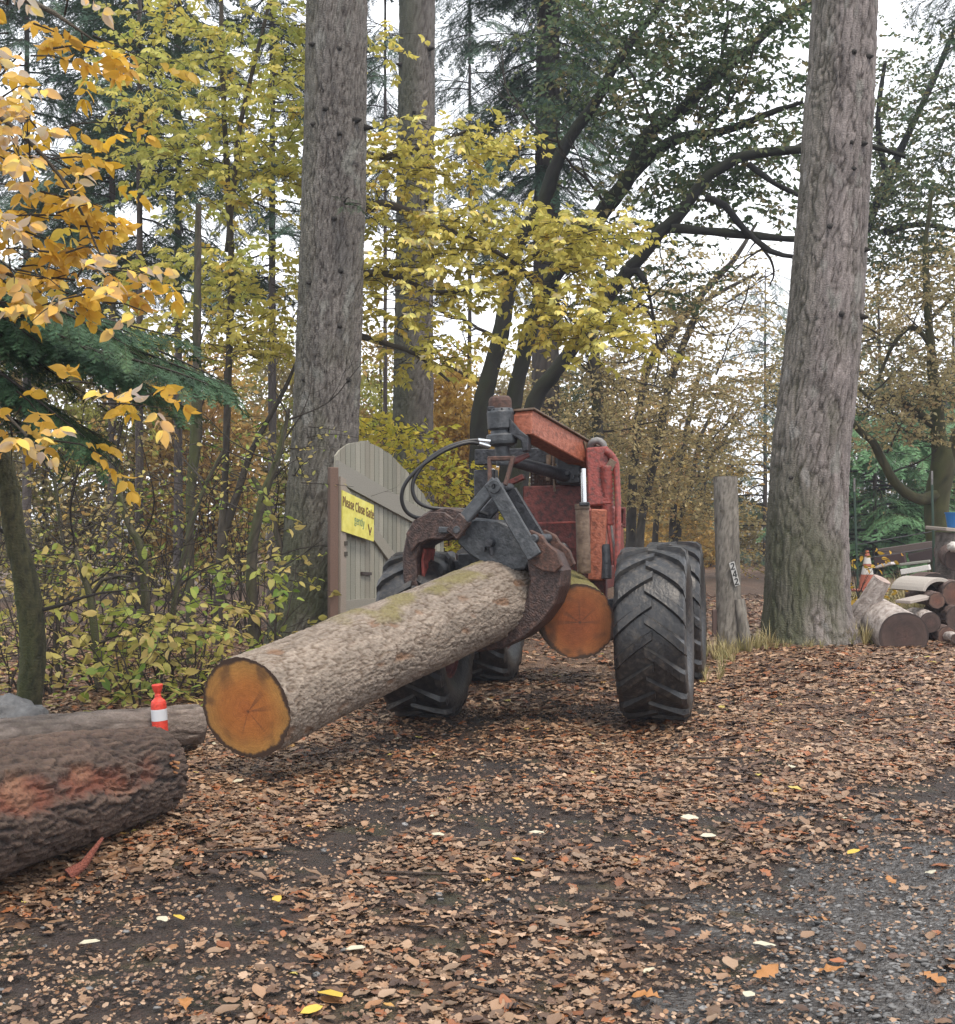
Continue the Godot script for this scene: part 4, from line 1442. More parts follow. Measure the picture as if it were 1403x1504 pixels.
func build_gate() -> void:
	var base := on_ground((-1.62) / 13.8 * F + 701.5, 13.8)
	var t := thing("garden_gate", "weathered grey wooden picket gate with arched top standing open beside big trunk", "gate", base)
	var sh := Transform3D(Basis(), -base)
	var n := 25
	var wood := [Color(0.29, 0.285, 0.235), Color(0.335, 0.325, 0.27), Color(0.25, 0.245, 0.20), Color(0.31, 0.295, 0.24)]
	for k in n:
		var u0 := (k + 0.06) / n
		var u1 := (k + 0.92) / n
		var mb := MB.new()
		mb.col = (wood[rng.randi() % 4] as Color) * rng.randf_range(0.88, 1.1)
		var jl := rng.randf_range(-0.015, 0.015)
		slat(mb, u0, u1, 0.72 + jl, 0.72 + jl, gate_top(u0) + jl, gate_top(u1) + jl, 0.0, 0.022)
		shift(mb, sh)
		part("picket", mb, M["weathered wood"], t)
	var mb := MB.new()
	mb.col = Color(0.29, 0.275, 0.24)
	slat(mb, 0.0, 1.0, gate_rail(0.0) - 0.03, gate_rail(1.0) - 0.03, gate_rail(0.0) + 0.21, gate_rail(1.0) + 0.19, 0.024, 0.062)
	shift(mb, sh)
	part("rail", mb, M["weathered wood"], t)
	mb = MB.new()
	mb.col = Color(0.30, 0.285, 0.24)
	slat(mb, 0.0, 1.0, 0.64, 0.55, 0.80, 0.73, 0.024, 0.062)
	shift(mb, sh)
	part("rail", mb, M["weathered wood"], t)
	mb = MB.new()
	mb.col = Color(0.30, 0.28, 0.235)
	slat(mb, 0.06, 0.70, 1.92, 0.70, 2.10, 0.88, 0.026, 0.058)
	shift(mb, sh)
	part("brace", mb, M["weathered wood"], t)
	mb = MB.new()
	mb.col = Color(0.33, 0.28, 0.235)
	slat(mb, 0.0, 0.045, 0.66, 0.64, 2.2, 2.17, 0.064, 0.09)
	shift(mb, sh)
	part("stile", mb, M["weathered wood"], t)
	for y in [1.42, 1.3]:
		mb = MB.new()
		mb.col = Color(0.05, 0.04, 0.03)
		slat(mb, 0.028, 0.05, y, y, y + 0.05, y + 0.05, 0.091, 0.1)
		shift(mb, sh)
		part("hinge", mb, M["plain tint"], t)
	mb = MB.new()
	mb.col = Color(0.04, 0.03, 0.025)
	slat(mb, 0.20, 0.28, 1.07, 1.055, 1.105, 1.09, 0.024, 0.05)
	shift(mb, sh)
	part("latch", mb, M["plain tint"], t)
	# the post it hangs on
	var pb := MB.new()
	pb.col = Color(0.16, 0.10, 0.075)
	var g := on_ground(494, 13.75)
	pb.box(Vector3(0.10, 2.35, 0.10), Transform3D(Basis.from_euler(Vector3(0, 0.4, 0)), Vector3(-1.615, gh(-1.66, -13.72) + 1.12, -13.70)), 0.008)
	tag(part("gate_post", pb, M["weathered wood"]), "square reddish brown post at the near edge of the picket gate", "post")
	# yellow sign
	var s := thing("yellow_sign", "yellow painted sign reading Please Close Gate on the picket gate", "sign", gate_at(0.18, 1.75, 0.09))
	var so := Transform3D(Basis(), -s.position)
	mb = MB.new()
	var dn := 0.46
	slat(mb, 0.005, 0.262, 2.045 - dn, 1.885 - dn + 0.03, 2.045, 1.885, 0.092, 0.104)
	shift(mb, so)
	part("board", mb, M["sign yellow"], s)
	var across := (gate_at(0.262, 1.885, 0.106) - gate_at(0.005, 2.045, 0.106)).normalized()
	var nrm := Vector3(0.92, 0, 0.39).normalized()
	var place := func(txt: String, u: float, y: float, size: float, sx: float, m: Material, parent: Node, called: String, bold: bool) -> void:
		var tm := TextMesh.new()
		var sf := SystemFont.new()
		sf.font_names = PackedStringArray(["Droid Sans"])
		sf.font_weight = 700 if bold else 400
		tm.font = sf
		tm.font_size = 32
		tm.pixel_size = size / 32.0
		tm.depth = 0.004
		tm.text = txt
		var st := SurfaceTool.new()
		var b := Basis(across * sx, Vector3(0, 1, 0), nrm)
		st.append_from(tm, 0, Transform3D(b, gate_at(u, y, 0.106) - s.position))
		var o := MeshInstance3D.new()
		o.mesh = st.commit()
		o.set_surface_override_material(0, m)
		o.name = called
		parent.add_child(o, true)
	place.call("Please Close Gate", 0.133, 1.845, 0.15, 0.60, M["sign brown ink"], s, "lettering", true)
	place.call("gently", 0.14, 1.69, 0.12, 0.75, M["sign green ink"], s, "lettering", false)
	mb = MB.new()
	var e := gate_at(0.228, 1.56, 0.106) - s.position
	for w in [[-0.045, 0.09, -0.012, 0.01], [0.035, 0.07, 0.008, 0.0], [-0.012, 0.02, 0.0, -0.03]]:
		mb.bar(e + across * w[0] + Vector3(0, w[1], 0), e + across * w[2] + Vector3(0, w[3], 0), 0.02, 0.006, nrm, 0.001)
	part("bird_mark", mb, M["sign brown ink"], s)

func shift(mb: MB, xf: Transform3D) -> void:
	for i in mb.v.size():
		mb.v[i] = xf * mb.v[i]

# ------------------------------------------------------------ numbered post, wood pile, fence on the right
func build_right() -> void:
	var d := 14.7
	var base := on_ground(1070, d)
	var t := thing("round_post", "weathered round wooden gate post with number plate 242", "post", base)
	var mb := MB.new()
	var tp := P(1065, 700, d) - base
	var grain := {freq = 22.0, stretch = 0.06, depth = 0.008, lo = Color(0.09, 0.08, 0.066), hi = Color(0.235, 0.215, 0.185), wobble = 0.04, seed = 210.0}
	var sp := smooth_path([[Vector3(0.02, -0.2, 0), 0.155], [tp * 0.5 + Vector3(0.01, 0, 0), 0.148], [tp, 0.142]], 0.03)
	var pos := barked(mb, sp[0], sp[1], 60, grain)
	part("shaft", mb, M["weathered wood"], t)
	part("top", cut_face(pos, sp[0].size() - 1, 60, Vector3.UP, [Color(0.12, 0.10, 0.085), Color(0.13, 0.115, 0.095), Color(0.11, 0.095, 0.08), Color(0.08, 0.07, 0.055)], 3.0), M["weathered wood"], t)
	mb = MB.new()
	mb.col = Color(0.08, 0.05, 0.04)
	mb.box(Vector3(0.06, 0.32, 0.06), Transform3D(Basis(), P(1050, 915, d) - base))
	part("iron_bracket", mb, M["plain tint"], t)
	mb = MB.new()
	mb.col = Color(0.05, 0.04, 0.03)
	mb.lathe([Vector2(0, 0.03), Vector2(0.018, 0.03), Vector2(0.02, 0)], 8, Transform3D(Basis.from_euler(Vector3(PI / 2, 0, 0)), P(1060, 750, d - 0.14) - base))
	part("bolt", mb, M["plain tint"], t)
	# number plate
	var pl := thing("number_plate", "small white plate with black digits 242 on the round post", "number plate", P(1079, 843, d - 0.175))
	pl.rotation = Vector3(0, 0.35, deg_to_rad(16.0))
	mb = MB.new()
	mb.box(Vector3(0.075, 0.29, 0.006), Transform3D(), 0.002)
	part("plate", mb, M["plate white"], pl)
	var nth := 0
	for ch in ["2", "4", "2"]:
		var tm := TextMesh.new()
		var sf := SystemFont.new()
		sf.font_names = PackedStringArray(["Droid Sans"])
		sf.font_weight = 700
		tm.font = sf
		tm.font_size = 32
		tm.pixel_size = 0.115 / 32.0
		tm.depth = 0.003
		tm.text = ch
		var st := SurfaceTool.new()
		st.append_from(tm, 0, Transform3D(Basis.from_euler(Vector3(0, 0, deg_to_rad(-8.0))), Vector3(0, 0.093 - 0.094 * nth, 0.0045)))
		var o := MeshInstance3D.new()
		o.mesh = st.commit()
		o.set_surface_override_material(0, M["black ink"])
		o.name = "digit"
		pl.add_child(o, true)
		nth += 1
	# leaning brace pole
	mb = MB.new()
	mb.col = Color(0.17, 0.15, 0.125)
	var a := on_ground(1099, 14.5) + Vector3(0, -0.1, 0)
	sp = smooth_path([[a, 0.07], [(a + P(1086, 880, 14.57)) / 2, 0.066], [P(1086, 880, 14.57), 0.062]], 0.05)
	barked(mb, sp[0], sp[1], 24, grain)
	tag(part("brace_pole", mb, M["weathered wood"]), "grey pole leaning against the right side of the numbered post", "pole")
	# birch logs beside the trunk
	var birch := {freq = 14.0, stretch = 1.4, depth = 0.006, lo = Color(0.26, 0.21, 0.18), hi = Color(0.56, 0.50, 0.46), wobble = 0.07, seed = 300.0}
	var dark := [Color(0.10, 0.055, 0.044), Color(0.065, 0.04, 0.033), Color(0.095, 0.06, 0.048), Color(0.045, 0.03, 0.026)]
	log_thing("birch_log", "thick pale barked log with dark sawn end lying beside the big right trunk", P(1327, 934, 14.6), P(1276, 905, 15.9), 0.30, 0.27, 54, 0.04, birch, dark, Vector3(0.05, 0, 0.1))
	log_thing("birch_log", "pale peeling log propped up at a slant behind the thick pale log", P(1296, 851, 15.3), P(1250, 935, 15.55), 0.115, 0.15, 40, 0.04, birch, [Color(0.4, 0.3, 0.26), Color(0.42, 0.32, 0.28), Color(0.45, 0.35, 0.3), Color(0.3, 0.2, 0.17)])
	log_thing("birch_log", "short pale log end between the thick pale log and the wood pile", P(1366, 914, 15.1), P(1342, 906, 15.8), 0.13, 0.13, 36, 0.04, birch, dark)
	var brown := {freq = 14.0, stretch = 0.3, depth = 0.014, lo = Color(0.045, 0.028, 0.022), hi = Color(0.15, 0.10, 0.085), wobble = 0.06, seed = 340.0}
	var reds := [Color(0.19, 0.08, 0.05), Color(0.13, 0.065, 0.048), Color(0.15, 0.085, 0.06), Color(0.05, 0.03, 0.025)]
	log_thing("stacked_log", "reddish log end in the wood pile right of the flat pale slab", P(1376, 882, 15.3), P(1340, 874, 16.6), 0.105, 0.10, 36, 0.04, brown, reds)
	log_thing("stacked_log", "large reddish log end at the right edge of the picture", P(1402, 872, 15.4), P(1380, 866, 16.8), 0.16, 0.15, 40, 0.04, brown, reds)
	log_thing("stacked_log", "dark log at the foot of the wood pile, right edge", P(1408, 908, 15.2), P(1372, 900, 16.4), 0.16, 0.15, 40, 0.04, brown, dark)
	log_thing("stacked_log", "lowest brown log of the wood pile next to the short pale log", P(1392, 935, 15.0), P(1356, 925, 16.0), 0.13, 0.12, 36, 0.04, brown, reds)
	log_thing("stacked_log", "short stub of pale wood lying on the leaves at the right edge", P(1404, 938, 14.6), P(1392, 934, 15.0), 0.06, 0.06, 24, 0.04, birch, dark)
	log_thing("stacked_log", "dark log lying on top of the pile at the right edge below the white bag", P(1406, 822, 16.4), P(1388, 812, 17.6), 0.17, 0.16, 40, 0.04, brown, dark)
	log_thing("stacked_log", "log under the arched pale slab in the wood pile", P(1372, 866, 16.0), P(1350, 862, 17.2), 0.22, 0.2, 44, 0.04, brown, [Color(0.03, 0.022, 0.02), Color(0.035, 0.025, 0.022), Color(0.03, 0.022, 0.02), Color(0.02, 0.015, 0.013)])
	# slabs of bark and wood on the pile
	mb = MB.new()
	var c0 := P(1370, 866, 15.75)
	var arc := PackedVector2Array()
	for i in 13:
		var an := PI * (0.08 + 0.84 * i / 12.0)
		arc.append(Vector2(cos(an) * 0.27, sin(an) * 0.22))
	for i in 13:
		var an := PI * (0.92 - 0.84 * i / 12.0)
		arc.append(Vector2(cos(an) * 0.22, sin(an) * 0.165))
	mb.col = Color(0.46, 0.42, 0.38)
	mb.prism(arc, -0.5, 0.12, 0.006, Transform3D(Basis.from_euler(Vector3(0.0, 0.35, 0)), c0 + Vector3(0, -0.06, 0)))
	tag(part("bark_slab", mb, M["weathered wood"]), "arched pale slab of bark lying over the dark log in the pile", "wood slab")
	mb = MB.new()
	mb.col = Color(0.40, 0.35, 0.31)
	mb.bar(P(1326, 884, 15.2), P(1362, 876, 15.5), 0.22, 0.04)
	tag(part("wood_slab", mb, M["weathered wood"]), "flat pale slab jutting left from the wood pile", "wood slab")
	# stump block with the blue tub
	mb = MB.new()
	var sb := on_ground(1392, 17.2)
	sp = smooth_path([[sb + Vector3(0, -0.1, 0), 0.25], [sb + Vector3(0.03, 0.5, 0), 0.22], [P(1396, 782, 17.2), 0.20]], 0.05)
	pos = barked(mb, sp[0], sp[1], 44, {freq = 12.0, stretch = 0.2, depth = 0.015, lo = Color(0.08, 0.07, 0.06), hi = Color(0.22, 0.19, 0.17), wobble = 0.08, seed = 400.0})
	var stump := thing("stump", "tall grey stump at the right edge carrying the blue tub", "stump", sb)
	shift(mb, Transform3D(Basis(), -sb))
	part("trunk", mb, M.bark, stump)
	mb = MB.new()
	mb.col = Color(0.36, 0.31, 0.27)
	mb.box(Vector3(0.52, 0.05, 0.45), Transform3D(Basis.from_euler(Vector3(0.05, 0.3, -0.08)), P(1397, 778, 17.2)), 0.008)
	tag(part("plank", mb, M["weathered wood"]), "pale plank lid on top of the tall stump", "plank")
	mb = MB.new()
	mb.lathe([Vector2(0, 0), Vector2(0.12, 0), Vector2(0.15, 0.19), Vector2(0.16, 0.2), Vector2(0.16, 0.215), Vector2(0.14, 0.215), Vector2(0.11, 0.02), Vector2(0, 0.02)], 24, Transform3D(Basis(), P(1405, 775, 17.2)))
	tag(part("blue_tub", mb, M["blue plastic"]), "blue plastic tub on the stump at the right edge", "tub")
	mb = MB.new()
	var bpos := PackedVector3Array()
	for j in 13:
		var th := PI * j / 12.0
		for i in 20:
			var ph := TAU * i / 20
			var uu := Vector3(sin(th) * cos(ph), -cos(th), sin(th) * sin(ph))
			bpos.append(uu * Vector3(0.10, 0.07, 0.09) * (1.0 + 0.35 * soft.get_noise_3dv(uu * 5.0)))
	mb.grid(bpos, 13, 20, true)
	var bag := part("white_bag", mb, M["dirty white"])
	bag.position = P(1403, 803, 16.3)
	tag(bag, "crumpled white bag on the wood pile at the right edge", "bag")
	# traffic cone behind
	var cd := 18.0
	var ku := cd / F * 0.74
	var cone := thing("traffic_cone", "faded orange traffic cone with white bands behind the pale logs", "traffic cone", P(1274, 866, cd))
	var bands := [[0, 0, 18.0, 30, 12.2, "body", "faded cone orange"], [0, 30.4, 12.0, 46, 9.0, "band", "dirty white"], [0, 46.4, 8.9, 51, 8.0, "body", "faded cone orange"], [0, 51.4, 7.9, 65, 5.4, "band", "dirty white"], [0, 65.4, 5.3, 78, 2.8, "body", "faded cone orange"]]
	for b in bands:
		mb = MB.new()
		mb.lathe([Vector2(b[2] * ku, b[1] * ku), Vector2(b[4] * ku, b[3] * ku), Vector2(b[4] * ku - 0.008, b[3] * ku)], 24)
		part(b[5], mb, M[b[6]], cone)
	mb = MB.new()
	mb.box(Vector3(0.42, 0.03, 0.42), Transform3D(Basis.from_euler(Vector3(0, 0.3, 0)), Vector3(0, -0.01, 0)), 0.006)
	part("base", mb, M["faded cone orange"], cone)
	# lumber heap far right
	var bd := [
		[1290, 812, 1372, 800, 20.5, 0.22, 0.13, Color(0.10, 0.075, 0.07), "dark weathered beam on top of the lumber heap"],
		[1286, 826, 1330, 819, 20.3, 0.3, 0.16, Color(0.055, 0.035, 0.035), "short dark beam at the left of the lumber heap"],
		[1336, 822, 1386, 812, 20.4, 0.3, 0.2, Color(0.05, 0.035, 0.032), "dark beam behind the trunk fork in the lumber heap"],
		[1288, 833, 1312, 827, 20.0, 0.16, 0.045, Color(0.62, 0.58, 0.57), "small white board at the left of the lumber heap"],
		[1324, 840, 1366, 833, 20.0, 0.2, 0.085, Color(0.72, 0.70, 0.68), "broad white board in the middle of the lumber heap"],
		[1316, 855, 1370, 844, 19.9, 0.2, 0.05, Color(0.30, 0.29, 0.25), "grey board at the bottom of the lumber heap"],
		[1322, 829, 1366, 824, 20.05, 0.2, 0.04, Color(0.28, 0.28, 0.25), "grey board above the broad white board"],
	]
	for b in bd:
		mb = MB.new()
		mb.col = b[7]
		mb.bar(P(b[0], b[1], b[4] + 0.1), P(b[2], b[3], b[4] - 0.1), b[5], b[6])
		tag(part("lumber", mb, M["weathered wood"]), b[8], "lumber", "boards of the lumber heap")
	# wire fence
	for p in [[1255, 1262, 722, 815, 18.5, "dark green metal fence post close behind the big right trunk"], [1369, 1374, 712, 862, 17.8, "dark green metal fence post in front of the mossy oak"]]:
		mb = MB.new()
		var hi := P(p[0], p[2], p[4])
		var lo := P(p[1], p[3], p[4])
		lo.y = gh(lo.x, lo.z) - 0.1
		mb.bar(lo, hi, 0.022, 0.032, Vector3.RIGHT, 0.003)
		var fp := thing("fence_post", p[5], "fence post", lo)
		shift(mb, Transform3D(Basis(), -lo))
		part("shaft", mb, M["fence green"], fp)
		mb = MB.new()
		mb.bar(hi - lo, hi - lo + Vector3(0, 0.2, 0), 0.02, 0.028, Vector3.RIGHT, 0.003)
		part("tip", mb, M["grey steel"], fp)
	var wi := 0
	for w in [[1258, 822, 1470, 783], [1258, 800, 1470, 757]]:
		mb = MB.new()
		mb.tube(PackedVector3Array([P(w[0], w[1], 18.5), P((w[0] + w[2]) / 2.0, (w[1] + w[3]) / 2.0 + 3, 17.9), P(w[2], w[3], 17.2)]), PackedFloat32Array([0.006, 0.006, 0.006]), 5)
		tag(part("fence_wire", mb, M.wire), ["lower fence wire stretched between the green posts", "upper fence wire stretched between the green posts"][wi], "wire")
		wi += 1
	# pale fence far beyond the round post
	for k in 7:
		var px: float = [1030, 1042, 1090, 1101, 1112, 1120, 1128][k]
		mb = MB.new()
		mb.box(Vector3(0.14, 1.5, 0.14), Transform3D(Basis(), on_ground(px, 46.0) + Vector3(0, 0.7, 0)))
		var fence_label: String = ["leftmost pale far post, just right of the tyre", "second pale far post, left of the round post", "pale far post touching the right side of the round post", "pale far post second to the right of the round post", "pale far post third to the right of the round post", "pale far post fourth to the right of the round post", "pale far post nearest the big right trunk"][k]
		tag(part("pale_post", mb, M["dirty white"]), fence_label, "fence post", "pale posts of the far fence")
	for y in [0.5, 0.9, 1.3]:
		mb = MB.new()
		mb.bar(on_ground(1020, 46.1) + Vector3(0, y, 0), on_ground(1135, 46.1) + Vector3(0, y, 0), 0.04, 0.1)
		tag(part("fence_rail", mb, M["dirty white"]), "%s rail of the pale far fence behind the round post" % {0.5: "bottom", 0.9: "middle", 1.3: "top"}[y], "fence rail")

# ------------------------------------------------------------ forest
const YELLOW := [Color(0.44, 0.42, 0.09), Color(0.58, 0.52, 0.12), Color(0.65, 0.55, 0.13), Color(0.52, 0.49, 0.12), Color(0.62, 0.46, 0.10)]
const LIME := [Color(0.36, 0.40, 0.09), Color(0.48, 0.48, 0.12), Color(0.56, 0.52, 0.14), Color(0.42, 0.44, 0.11)]
const GOLD := [Color(0.55, 0.31, 0.035), Color(0.66, 0.42, 0.045), Color(0.62, 0.38, 0.05), Color(0.55, 0.30, 0.06), Color(0.62, 0.46, 0.07)]
const TANLEAF := [Color(0.29, 0.255, 0.125), Color(0.42, 0.345, 0.165), Color(0.49, 0.385, 0.175), Color(0.35, 0.32, 0.16), Color(0.43, 0.285, 0.14)]
const OLIVE := [Color(0.08, 0.12, 0.06), Color(0.13, 0.17, 0.08), Color(0.18, 0.20, 0.09), Color(0.10, 0.14, 0.08)]
const DARKLEAF := [Color(0.05, 0.095, 0.045), Color(0.085, 0.135, 0.06), Color(0.13, 0.17, 0.075), Color(0.22, 0.18, 0.075)]
const SHRUB := [Color(0.15, 0.25, 0.04), Color(0.30, 0.38, 0.07), Color(0.50, 0.44, 0.12), Color(0.58, 0.44, 0.16), Color(0.22, 0.30, 0.06)]
const RUSSET := [Color(0.50, 0.33, 0.09), Color(0.60, 0.42, 0.13), Color(0.48, 0.29, 0.10), Color(0.44, 0.35, 0.13)]

const BLUEGREEN := [Color(0.03, 0.08, 0.05), Color(0.055, 0.12, 0.075), Color(0.09, 0.16, 0.095), Color(0.06, 0.12, 0.08)]

const THIN := {freq = 16.0, stretch = 0.3, depth = 0.008, lo = Color(0.035, 0.03, 0.024), hi = Color(0.10, 0.085, 0.065), wobble = 0.12, seed = 500.0}
const DARKBARK := {freq = 12.0, stretch = 0.4, depth = 0.016, lo = Color(0.009, 0.0095, 0.009), hi = Color(0.027, 0.027, 0.025), wobble = 0.16, seed = 560.0}
const MOSSBARK := {freq = 12.0, stretch = 0.5, depth = 0.014, lo = Color(0.028, 0.028, 0.014), hi = Color(0.085, 0.078, 0.035), wobble = 0.16, seed = 600.0}

func dark_moss(p: Vector3, dir: Vector3, a: float, s: float, h: float) -> Array:
	var m: Array = moss_side(p, dir, a, s, h)
	return [Color(0.028, 0.034, 0.016), m[1], m[2]]

func moss_side(p: Vector3, dir: Vector3, a: float, s: float, h: float) -> Array:
	var n := soft.get_noise_3d(p.x * 4.0, p.y * 2.0, p.z * 4.0)
	var k := clampf(0.3 - 0.6 * dir.x + 0.5 * dir.y + n, 0.0, 1.0)
	return [Color(0.07, 0.085, 0.022), k * 0.75, 0.012 * k]

# a tree of hand-laid stems; returns [root, limbs builder, leaves]
func tree_open(called: String, label: String, px: float, d: float, group := "") -> Array:
	var t := thing(called, label, "thicket" if called == "thicket" else "tree", on_ground(px, d), group)
	var tw := MB.new()
	tw.col = Color(0.05, 0.042, 0.034)
	var tr := MB.new()
	tr.col = Color(0.055, 0.045, 0.036)
	return [t, tr, Fol.new(), tw]

func tree_close(w: Array, bark: Material, leaf: Mesh, lm: Material) -> void:
	var t: Node3D = w[0]
	var back := Transform3D(Basis(), -t.position)
	if w[1].v.size():
		shift(w[1], back)
		part("trunk", w[1], bark, t)
	if w[3].v.size():
		shift(w[3], back)
		part("twigs", w[3], M.limb, t).set_meta("kind", "stuff")
	if w[2].t.size():
		for i in w[2].t.size():
			w[2].t[i].origin -= t.position
		strew("leaves", w[2], leaf, lm, t)

# the nearest leaves of a tree are leaves of their own, the rest one mass
func single_leaves(w: Array, most: int, pal: Array, called: String, from_px: float) -> void:
	var t: Node3D = w[0]
	var f: Fol = w[2]
	var idx := range(f.t.size())
	idx.sort_custom(func(i, j): return f.t[i].origin.z > f.t[j].origin.z)
	var rest := Fol.new()
	var gm := []
	for i in pal.size():
		var m := leaf_mat("%s %d" % [called, i], 0.7)
		m.vertex_color_use_as_albedo = false
		m.albedo_color = (pal[i] as Color).linear_to_srgb()
		gm.append(m)
	var shown := 0
	for i in idx:
		var tr: Transform3D = f.t[i]
		var px := 701.5 + tr.origin.x / -tr.origin.z * F
		if shown < most and px > from_px and px < 1403.0 and tr.origin.y > 0.5:
			var o := part("leaf", leafm.ash, gm[rng.randi() % gm.size()], t)
			o.transform = Transform3D(tr.basis, tr.origin - t.position)
			shown += 1
		else:
			rest.add(tr, f.c[i])
	w[2] = rest

func bare(mb: MB, o: Vector3, dir: Vector3, len: float, r: float, level: int) -> void:
	# bare branching twigs
	var steps := maxi(4, int(len / 0.14))
	var pts := PackedVector3Array([o])
	var rad := PackedFloat32Array([r])
	var d := dir
	var p := o
	for k in steps:
		d = (d + rdir() * 0.22 + Vector3(0, 0.03, 0)).normalized()
		p += d * len / steps
		pts.append(p)
		rad.append(lerpf(r, r * 0.35, (k + 1.0) / steps))
	mb.tube(pts, rad, 5 if r > 0.012 else 3)
	if level <= 0:
		return
	for k in rng.randi_range(2, 4):
		var i := rng.randi_range(1, steps)
		bare(mb, pts[i], (d + rdir() * 0.9).normalized(), len * rng.randf_range(0.35, 0.65), rad[i] * 0.65, level - 1)

func e3(px: float, py: float, d: float) -> Vector3:
	return P(px, py, d)

func px_r(w: float, h: float, d: float, depth: float) -> Vector3:
	return Vector3(w / F * d, h / F * d, depth)

func build_big_trees() -> void:
	big_fir("big_fir", "huge grey furrowed fir trunk behind the picket gate, left of centre", [[461, 1000, 176], [460, 945, 146], [463, 880, 120], [470, 780, 106], [478, 640, 99], [484, 480, 97], [490, 300, 94], [495, 20, 90], [503, -500, 80], [512, -1300, 60], [520, -2000, 36]], 14.9, 200, 0.035, FIR, [[463, 76, 0.05], [504, 88, 0.03], [483, 175, 0.05], [527, 185, 0.08], [465, 193, 0.04], [504, 207, 0.03], [497, 331, 0.05], [506, 407, 0.05], [459, 421, 0.03], [504, 483, 0.05], [516, 562, 0.04], [452, 560, 0.03], [538, 188, 0.10]], mossy_base)
	var f := FIR.duplicate()
	f.seed = 700.0
	f.hi = Color(0.235, 0.205, 0.195)
	f.freq = 9.5
	big_fir("big_fir", "huge grey fir trunk standing right of the numbered post, largest on the right", [[1191, 985, 178], [1190, 950, 150], [1185, 890, 125], [1186, 780, 117], [1191, 660, 113], [1203, 560, 112], [1219, 372, 105], [1231, 186, 101], [1241, 0, 94], [1262, -500, 84], [1290, -1300, 62], [1310, -2000, 36]], 15.2, 210, 0.035, f, [[1264, 97, 0.06], [1240, 95, 0.05], [1255, 222, 0.06], [1236, 225, 0.03], [1205, 345, 0.05], [1220, 467, 0.06], [1257, 467, 0.08], [1262, 372, 0.06], [1240, 260, 0.03], [1150, 700, 0.02]], mossy_base)
	f = FIR.duplicate()
	f.seed = 900.0
	f.hi = Color(0.17, 0.155, 0.145)
	f.lo = Color(0.07, 0.058, 0.05)
	big_fir("middle_fir", "second tall fir trunk right of the gate, further back and slimmer", [[606, 915, 76], [606, 840, 68], [606, 690, 66], [607, 600, 60], [609, 400, 56], [611, 200, 55], [613, 0, 54], [616, -500, 46], [620, -1000, 34]], 21.0, 110, 0.05, f, [[610, 172, 0.05], [590, 100, 0.1], [632, 80, 0.12], [628, 300, 0.08], [600, 420, 0.05]], func(p, dir, a, s, h): return [Color(0.05, 0.06, 0.035), clampf(0.4 - dir.x * 0.8, 0.0, 0.7), 0.0])

